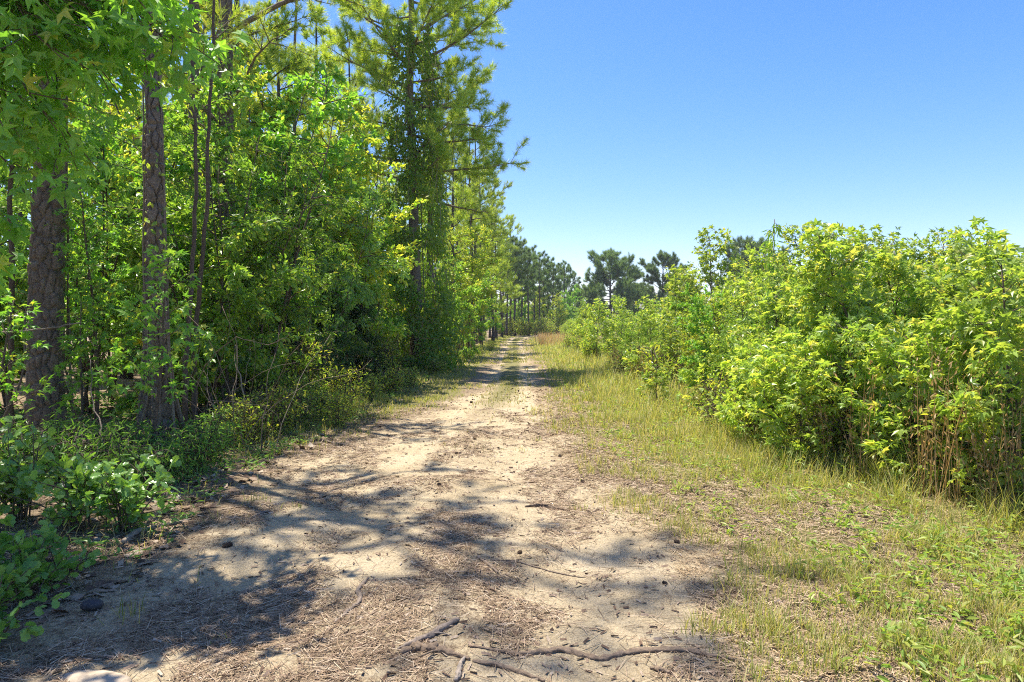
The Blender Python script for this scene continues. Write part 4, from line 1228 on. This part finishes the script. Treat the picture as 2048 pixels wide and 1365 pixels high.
def dn(x, y):
    u = (x - (pl(y) + pr(y)) / 2) / ((pr(y) - pl(y)) / 2)
    base = fbm(x * 2.4, y * 1.7, 93, 4)
    return np.clip((base - .50) * 7 + .20 + .35 * np.clip(np.abs(u) - .6, 0, .8) + .45 * np.clip(-u - .1, 0, 1) + .12 * (y < 4.2) + .35 * np.clip(u - .55, 0, .8) * (y < 6), .06, 1)


litter('needle_litter', 'fallen brown pine needles strewn over the sandy path', 130000, 2.3, 12, lambda y: pl(y) - 1.6, lambda y: pr(y) + 2.0, .12, .0026, 'needle_litter', 94, dn)
litter('straw_litter', 'dead straw and needles between the grass of the right verge', 45000, 2.3, 16, lambda y: pr(y) - .3, lambda y: rb(y) + .5, .08, .003, 'straw', 97, lambda x, y: .9 + 0 * x, .25)
litter('bark_litter', 'small bark chips and twig bits scattered over the path', 13000, 2.3, 16, lambda y: pl(y) - 1.8, lambda y: pr(y) + 1.6, .045, .010, 'chips', 95, lambda x, y: .25 + .75 * dn(x, y))
litter('leaf_litter', 'dead leaves and sticks on the ground under the left trees', 9000, 3.5, 30, lambda y: lb(y) - 7, lambda y: lb(y) + .3, .07, .03, 'chips', 96, lambda x, y: .8 + 0 * x, .3)


# ------------------------------------------------------------------ roots, sticks, cones, stones
def gp(px, py):
    d = 2047.0 / (py - 650.0); x = X(px, d)
    return np.array([x, d, gz(x, d)])


def stick(name, label, cat, pix, r, matn, sink=.3, twigs=0, seed=0, group=None):
    g = np.random.default_rng(seed)
    pts = np.array([gp(*p) for p in pix])
    base = pts[0].copy()
    t = np.linspace(0, len(pts) - 1, len(pts) * 9)
    c = np.stack([np.interp(t, np.arange(len(pts)), pts[:, k]) for k in range(3)], -1)
    ker = np.array([.25, .5, .25])
    for _ in range(8):
        cc = c.copy()
        for k in range(3): cc[1:-1, k] = np.convolve(c[:, k], ker, 'valid')
        c = cc
    rr = np.interp(np.linspace(0, 1, len(c)), np.linspace(0, 1, len(r)), r) * (1 + .07 * g.normal(size=len(c)))
    c[:, 2] = ground_z(c[:, 0], c[:, 1]) + rr * (1 - 2 * sink) + .002
    c += g.normal(size=c.shape) * rr[:, None] * .08
    rr[0] *= .6; rr[-1] *= .6
    mb = MB(); tube(mb, c - base, rr, 13, True, .55, seed)
    for q in range(max(2, len(c) // 22)):
        k_ = int(g.integers(3, len(c) - 3)); a_ = g.uniform(0, 6.28)
        cc = curve(g, c[k_] - base, [math.cos(a_), math.sin(a_), .25], rr[k_] * g.uniform(4, 10), 4, -.5, .2)
        tube(mb, cc, np.linspace(rr[k_] * .35, rr[k_] * .12, 5), 6)
    o = link(name, mb.mesh(name, M[matn], True)); o.location = base
    return tag(o, label, cat, group)


stick('tree_root', 'long pale surface root crossing the bottom of the path', 'root', [(935, 1302), (1000, 1306), (1050, 1310), (1085, 1300), (1120, 1292), (1160, 1300), (1200, 1308), (1250, 1297), (1310, 1299), (1370, 1306), (1430, 1318), (1470, 1326)], [.005, .011, .016, .014, .014, .013, .008], 'root', .42, seed=1)
stick('fallen_stick', 'thick grey stick lying half in the shade near the bottom centre', 'stick', [(795, 1300), (840, 1284), (880, 1266), (918, 1247)], [.007, .013, .014, .012], 'stick', .15, seed=2)
stick('tree_root', 'dark humped root stub just below the thick grey stick', 'root', [(800, 1308), (835, 1300), (870, 1306), (905, 1318), (940, 1328)], [.012, .026, .020, .012, .006], 'root', .35, seed=3)
stick('tree_root', 'crooked s-shaped root in the shaded left half of the path', 'root', [(668, 1238), (695, 1218), (716, 1206), (722, 1192), (714, 1180), (722, 1170), (733, 1158)], [.005, .010, .011, .013, .012, .010, .006], 'stick', .2, seed=4)
stick('tree_root', 'thin root running to the bottom edge of the picture', 'root', [(945, 1330), (1000, 1338), (1045, 1352), (1090, 1366)], [.006, .010, .009, .006], 'root', .3, seed=5)
stick('tree_root', 'short forked root end at the bottom edge left of the thin root', 'root', [(912, 1368), (918, 1350), (922, 1335), (930, 1325)], [.010, .010, .009, .005], 'stick', .2, seed=6)
stick('fallen_stick', 'pale fallen branch at the edge of the lobed-leaf shrubs', 'stick', [(246, 1098), (268, 1080), (305, 1068), (345, 1058), (382, 1047)], [.014, .017, .015, .011, .006], 'stick', .05, seed=7)
stick('fallen_stick', 'short straight pale stick on the sunny sand', 'stick', [(953, 1116), (972, 1130), (996, 1149)], [.006, .009, .007], 'stick', .1, seed=8)
stick('tree_root', 'dark arched root across the middle of the sand', 'root', [(1050, 1010), (1085, 1004), (1110, 1008), (1140, 1016)], [.006, .016, .014, .005], 'root', .2, seed=9)
stick('fallen_stick', 'thin light twig lying beside the pale fallen branch', 'stick', [(120, 1190), (150, 1196), (200, 1218)], [.003, .004, .003], 'stick', 0, seed=10)
stick('fallen_stick', 'bent grey twig on the litter above the dark stone', 'stick', [(245, 1175), (262, 1165), (268, 1152), (295, 1142)], [.004, .006, .005, .003], 'stick', 0, seed=11)
stick('fallen_stick', 'long dark stick sloping out from under the lobed-leaf shrub', 'stick', [(40, 1165), (75, 1125), (120, 1095), (160, 1075)], [.008, .010, .009, .006], 'root', 0, seed=12)
stick('fallen_stick', 'thin pale stick lying in the grass at bottom right', 'stick', [(1785, 1293), (1800, 1312), (1822, 1335)], [.004, .006, .004], 'stick', 0, seed=13)
stick('fallen_stick', 'dark short stick at the bottom right of the sand', 'stick', [(1300, 1333), (1320, 1340), (1340, 1346)], [.006, .009, .006], 'root', .1, seed=14)
stick('fallen_stick', 'small twig on the sunny upper sand', 'stick', [(505, 1040), (525, 1032), (540, 1027)], [.005, .008, .006], 'stick', .1, seed=15)
stick('fallen_stick', 'faint half-buried stick right of the short pale stick', 'stick', [(980, 1122), (1040, 1126), (1120, 1138), (1170, 1146)], [.003, .004, .004, .002], 'stick', .2, seed=16)
stick('fallen_stick', 'grey twig at the shrub line left of the sunny sand', 'stick', [(640, 880), (665, 886), (690, 890)], [.012, .016, .010], 'stick', .1, seed=17)


def wire(name, label, cat, pts, r, matn):
    pts = np.array(pts, float); base = pts[0].copy()
    g = np.random.default_rng(int(abs(base[0]) * 1000))
    t = np.linspace(0, len(pts) - 1, len(pts) * 4)
    c = np.stack([np.interp(t, np.arange(len(pts)), pts[:, k]) for k in range(3)], -1) + g.normal(size=(len(t), 3)) * .008
    mb = MB(); tube(mb, c - base, np.linspace(r, r * .4, len(c)), 6)
    o = link(name, mb.mesh(name, M[matn], True)); o.location = base
    return tag(o, label, cat)


def P3(px, py, d): return [X(px, d), d, Z(py, d)]


wire('dead_branch', 'bare whitish dead branch poking in front of the massive pine trunk', 'branch', [[X(-60, 6.8), 6.8, gz(X(-60, 6.8), 6.8)], P3(-45, 780, 6.8), P3(-20, 668, 6.8), P3(40, 662, 6.9), P3(95, 657, 6.9), P3(160, 644, 7.0)], .016, 'stick')
wire('dead_branch', 'leaning bare stem between the two big pine trunks', 'branch', [[X(226, 6.3), 6.3, gz(X(226, 6.3), 6.3)], P3(212, 905, 6.4), P3(200, 850, 6.5), P3(184, 800, 6.6), P3(181, 720, 6.7)], .010, 'stick')
wire('dead_branch', 'pale dead branch lying over the cane plants', 'branch', [P3(135, 952, 5.9), P3(165, 945, 6.0), P3(200, 935, 6.1), P3(228, 900, 6.4)], .012, 'stick')
wire('dead_branch', 'thin arching bare branch at the foot of the brush right of the vine-laced pine', 'branch', [[X(372, 7.6), 7.6, gz(X(372, 7.6), 7.6)], P3(380, 895, 7.6), P3(410, 888, 7.6), P3(445, 890, 7.6), P3(470, 905, 7.5)], .010, 'stick')
wire('dead_branch', 'long bare grey limb slanting through the brush wall', 'branch', [[X(385, 8.6), 8.6, gz(X(385, 8.6), 8.6)], P3(395, 760, 8.6), P3(430, 705, 8.5), P3(470, 675, 8.4), P3(540, 690, 8.3), P3(580, 668, 8.3)], .009, 'liana')
wire('dead_branch', 'bare dark stem standing upright in the brush wall', 'branch', [[X(500, 8.9), 8.9, gz(X(500, 8.9), 8.9)], P3(490, 800, 8.8), P3(478, 740, 8.8), P3(470, 690, 8.7)], .014, 'stick')
wire('slender_trunk', 'slender grey tree stem right of the vine-laced pine trunk', 'tree', [[X(372, 8.6), 8.6, gz(X(372, 8.6), 8.6)], P3(370, 800, 8.6), P3(374, 700, 8.6), P3(385, 560, 8.7), P3(392, 400, 8.8), P3(388, 200, 8.9), P3(380, 20, 9.0), P3(372, -120, 9.1)], .04, 'bark2')
wire('slender_trunk', 'slender dark tree stem right of the slender grey one', 'tree', [[X(394, 9.2), 9.2, gz(X(394, 9.2), 9.2)], P3(390, 800, 9.2), P3(388, 700, 9.2), P3(400, 560, 9.2), P3(415, 400, 9.2), P3(418, 200, 9.3), P3(428, 60, 9.4), P3(425, -120, 9.4)], .042, 'bark2')
wire('slender_trunk', 'slender dark tree stem at the left side of the massive pine', 'tree', [[X(22, 8.8), 8.8, gz(X(22, 8.8), 8.8)], P3(20, 780, 8.8), P3(24, 600, 8.8), P3(20, 420, 8.8), P3(30, 250, 8.8), P3(34, 60, 8.8), P3(28, -120, 8.8)], .045, 'bark2')


def cone_mesh():
    g = np.random.default_rng(7); mb = MB()
    zs = np.linspace(-.5, .5, 7); tube(mb, np.stack([zs, 0 * zs, 0 * zs], -1), .25 * np.sqrt(np.clip(1 - (zs * 1.7) ** 2, .05, 1)), 8)
    P, A, N_ = [], [], []
    for i in range(70):
        t = i / 70; z = -.46 + .9 * t; a = i * 2.4; r = .30 * math.sqrt(max(.05, 1 - (z * 1.75) ** 2))
        P.append([z, r * math.cos(a) * .7, r * math.sin(a) * .7]); A.append([.55, math.cos(a), math.sin(a)]); N_.append([-1, math.cos(a) * .3, math.sin(a) * .3])
    scatter(mb, (np.array([[0, -.35, 0], [0, .35, 0], [.8, .45, .05], [1, 0, .25], [.8, -.45, .05]]), np.array([[0, 1, 2], [0, 2, 4], [4, 2, 3]])), P, A, N_, .19)
    return mb.mesh('pine_cone', M['cone'])


CONE = cone_mesh()
for px, py, s, lab in [(455, 1094, .10, 'dark pine cone in the shade left of the sunny sand'), (878, 976, .07, 'brown pine cone on the bright sand left of centre'), (1354, 1082, .06, 'pine cone at the grass edge right of the sand'), (1165, 962, .07, 'pine cone beside the right grass margin'),
                       (1120, 911, .075, 'pine cone on the sand midway up the path'), (1180, 893, .075, 'pine cone in the thin grass right of the sand'), (1330, 1167, .05, 'small dark cone in the shade streak to the right'), (943, 806, .10, 'pine cone at the left margin in the shadow'),
                       (102, 1136, .11, 'pale-scaled pine cone under the lobed-leaf shrubs'), (1040, 1108, .05, 'small cone on the centre of the sand')]:
    p = gp(px, py); s *= .66
    o = link('pine_cone', CONE); o.location = (p[0], p[1], p[2] + s * .22); o.scale = (s, s, s); o.rotation_euler = (g.uniform(0, 6), g.uniform(-.2, .2), g.uniform(0, 6))
    tag(o, lab, 'pine cone', 'pine cones on the path')


def rock(name, label, px, py, sx, sy, sz, matn, seed, sink=.4):
    g = np.random.default_rng(seed); n, m = 22, 14
    th = np.arange(n) / n * 2 * math.pi; ph = np.linspace(.02, math.pi - .02, m)
    T, Pp = np.meshgrid(th, ph)
    d = np.stack([np.sin(Pp) * np.cos(T), np.sin(Pp) * np.sin(T), np.cos(Pp)], -1)
    k = sum(np.abs((d @ norm(g.normal(size=3)))) * a for a in (.25, .2, .15, .15))
    r = 1.15 - .5 * k + g.normal(size=k.shape) * .015
    v = (d * r[..., None] * [sx, sy, sz]).reshape(-1, 3)
    i = np.arange(m - 1)[:, None] * n; j = np.arange(n)[None]; kk = (j + 1) % n
    mb = MB(); mb.add(v, q=np.stack([i + j, i + n + j, i + n + kk, i + kk], -1).reshape(-1, 4))
    o = link(name, mb.mesh(name, M[matn], True)); p = gp(px, py); o.location = (p[0], p[1], p[2] + sz * (1 - 2 * sink)); o.rotation_euler = (0, 0, g.uniform(-.3, .3))
    return tag(o, label, 'stone')


rock('stone', 'dark smooth stone lying on the litter at lower left', 184, 1213, .062, .045, .03, 'darkstone', 3, .15)
rock('stone', 'flat pale sandy stone at the bottom left corner', 190, 1338, .17, .07, .03, 'stone', 4, .42)


def tuft_thing(name, label, cat, x, y, n, h, spread, matn, seed, wid=.012, seedheads=False, group=None, lean=.5):
    g = np.random.default_rng(seed)
    o = thing(name, label, cat, (x, y, gz(x, y)), group=group)
    az = g.uniform(0, 6.28, n); til = np.abs(g.normal(size=n)) * lean
    A = np.stack([np.sin(til) * np.cos(az), np.sin(til) * np.sin(az), np.cos(til)], -1)
    Nn = np.stack([np.cos(az), np.sin(az), .1 + 0 * az], -1)
    P = np.stack([g.normal(size=n) * spread, g.normal(size=n) * spread, 0 * az - .01], -1)
    hs = h * g.uniform(.45, 1.1, n)
    mb = MB(); tv, tf = BLADE
    xx = norm(A); zz = norm(Nn - (Nn * xx).sum(-1, keepdims=True) * xx); yy = np.cross(zz, xx)
    v = P[:, None] + hs[:, None, None] * (tv[None, :, 0:1] * xx[:, None] + tv[None, :, 2:3] * lean * zz[:, None]) + tv[None, :, 1:2] / .03 * wid * .5 * yy[:, None]
    mb.add(v.reshape(-1, 3), t=(tf[None] + (np.arange(n) * 5)[:, None, None]).reshape(-1, 3))
    c = link('blades', mb.mesh('blades', M[matn]), o); c["kind"] = "stuff"
    if seedheads:
        mb = MB(); pp, aa, nn_ = [], [], []
        for i in range(n):
            for t in np.linspace(.35, 1, 9):
                q = P[i] + hs[i] * (t * xx[i] + .45 * t * t * lean * zz[i]); pp.append(q); aa.append(norm(xx[i] + g.normal(size=3) * .5)); nn_.append(g.normal(size=3))
        scatter(mb, oval_leaf(.12, .02, .05), np.array(pp), np.array(aa), np.array(nn_), .05 * g.uniform(.6, 1.3, len(pp)))
        c = link('seed_heads', mb.mesh('seed_heads', M[matn]), o); c["kind"] = "stuff"
    return o


for i, (px, py, n, h, lab) in enumerate([(262, 1222, 16, .17, 'bright grass tuft right of the dark stone'), (1160, 1012, 26, .09, 'small grass tuft on the bare sand near the arched root'), (1655, 1345, 34, .12, 'dark green grass tuft at the bottom edge in shade'), (1240, 1008, 40, .10, 'grass tuft at the corner of the right verge'),
                                         (598, 1022, 14, .10, 'weed tuft standing alone on the sunny left sand'), (445, 1260, 10, .06, 'tiny grass sprig in the shaded foreground'), (1500, 1105, 50, .12, 'leafy tuft in the shade streak at the right verge'), (1590, 1160, 45, .11, 'tuft at the tip of the right shade streak'),
                                         (1430, 1085, 34, .10, 'grass tuft at the start of the right shade streak'), (1300, 1000, 34, .09, 'low tuft on the verge above the shade streak'), (1740, 1220, 30, .20, 'tall blade tuft in the lower right grass'), (1830, 1290, 30, .22, 'long-bladed tuft near the bottom right corner'),
                                         (1960, 1230, 36, .24, 'long-bladed tuft at the right picture edge'), (1900, 1340, 30, .22, 'grass tuft at the bottom right edge'), (515, 1010, 30, .10, 'yellowing weed tuft at the brush edge beside the sunny sand'), (1075, 880, 22, .10, 'grass tuft in the middle of the sand'),
                                         (1040, 898, 20, .10, 'faint grass tuft on the track crest'), (1440, 840, 90, .55, 'tall fresh green grass clump before the thicket')]):
    p = gp(px, py)
    tuft_thing('grass_tuft', lab, 'grass', p[0], p[1], n, h, .03 + h * .12, 'grass', 300 + i, .006 if h < .3 else .008, lean=.6 if h < .3 else .3)
for i, (px, py, n, h, lab) in enumerate([(1290, 772, 130, .95, 'large orange-tan dry grass clump along the right verge'), (1245, 745, 70, .8, 'smaller dry grass clump left of the large orange one'), (1800, 985, 22, 1.35, 'tall tan seed stalks before the dark drooping tangle'), (1850, 1000, 20, 1.35, 'tan seed stalks beside the dark bare stem'),
                                         (1965, 1025, 22, 1.2, 'tan stalks at the right edge of the thicket'), (1625, 935, 16, 1.2, 'thin tan stalks below the yellow-green sapling'), (1690, 955, 16, 1.15, 'sparse tan stalks below the tall bright sapling'), (1330, 780, 60, .75, 'orange dry grass clump in front of the willowy shrub'), (1445, 800, 30, .7, 'tan tuft beneath the willowy shrub'), (1915, 1015, 18, 1.2, 'leaning tan stalks between the dark stem and the right edge')]):
    p = gp(px, py)
    tuft_thing('dry_grass_clump', lab, 'dry grass', p[0], p[1] - (.35 if p[1] < 9 else 0), n, h, .05 + .12 * (n > 50), 'dry', 330 + i, .006 if p[1] < 9 else .010, True, lean=.18)
grass_patch('dry_meadow_grass', 'band of orange-tan dry grass at the bend of the path', 2600, lambda y: (pr(y) + .9, rb(y) + 3), 46, 78, 1.05, lambda x, y: .25 + 1.0 * fbm(x * .6, y * .6, 100, 2), lambda x, y: np.clip(3 * (fbm(x * .5, y * .5, 101, 3) - .25), .1, 1), 'dry', .7, 99, .3, .3)

# ------------------------------------------------------------------ thin summer air
m, nt, N = newmat('air')
v_ = N("VolumePrincipled"); v_.inputs["Density"].default_value = .00035; v_.inputs["Color"].default_value = (.86, .92, 1, 1); v_.inputs["Anisotropy"].default_value = .2
o_ = N("OutputMaterial"); nt.links.new(v_.outputs[0], o_.inputs["Volume"])
mb = MB()
mb.add(np.array([[x, y, z] for x in (-950, 950) for y in (-80, 2050) for z in (-1.5, 24)], float), q=[[0, 1, 3, 2], [4, 6, 7, 5], [0, 4, 5, 1], [2, 3, 7, 6], [0, 2, 6, 4], [1, 5, 7, 3]])
h = link('haze', mb.mesh('haze', m)); tag(h, 'faint pale summer air over the whole place', 'haze', kind='stuff')
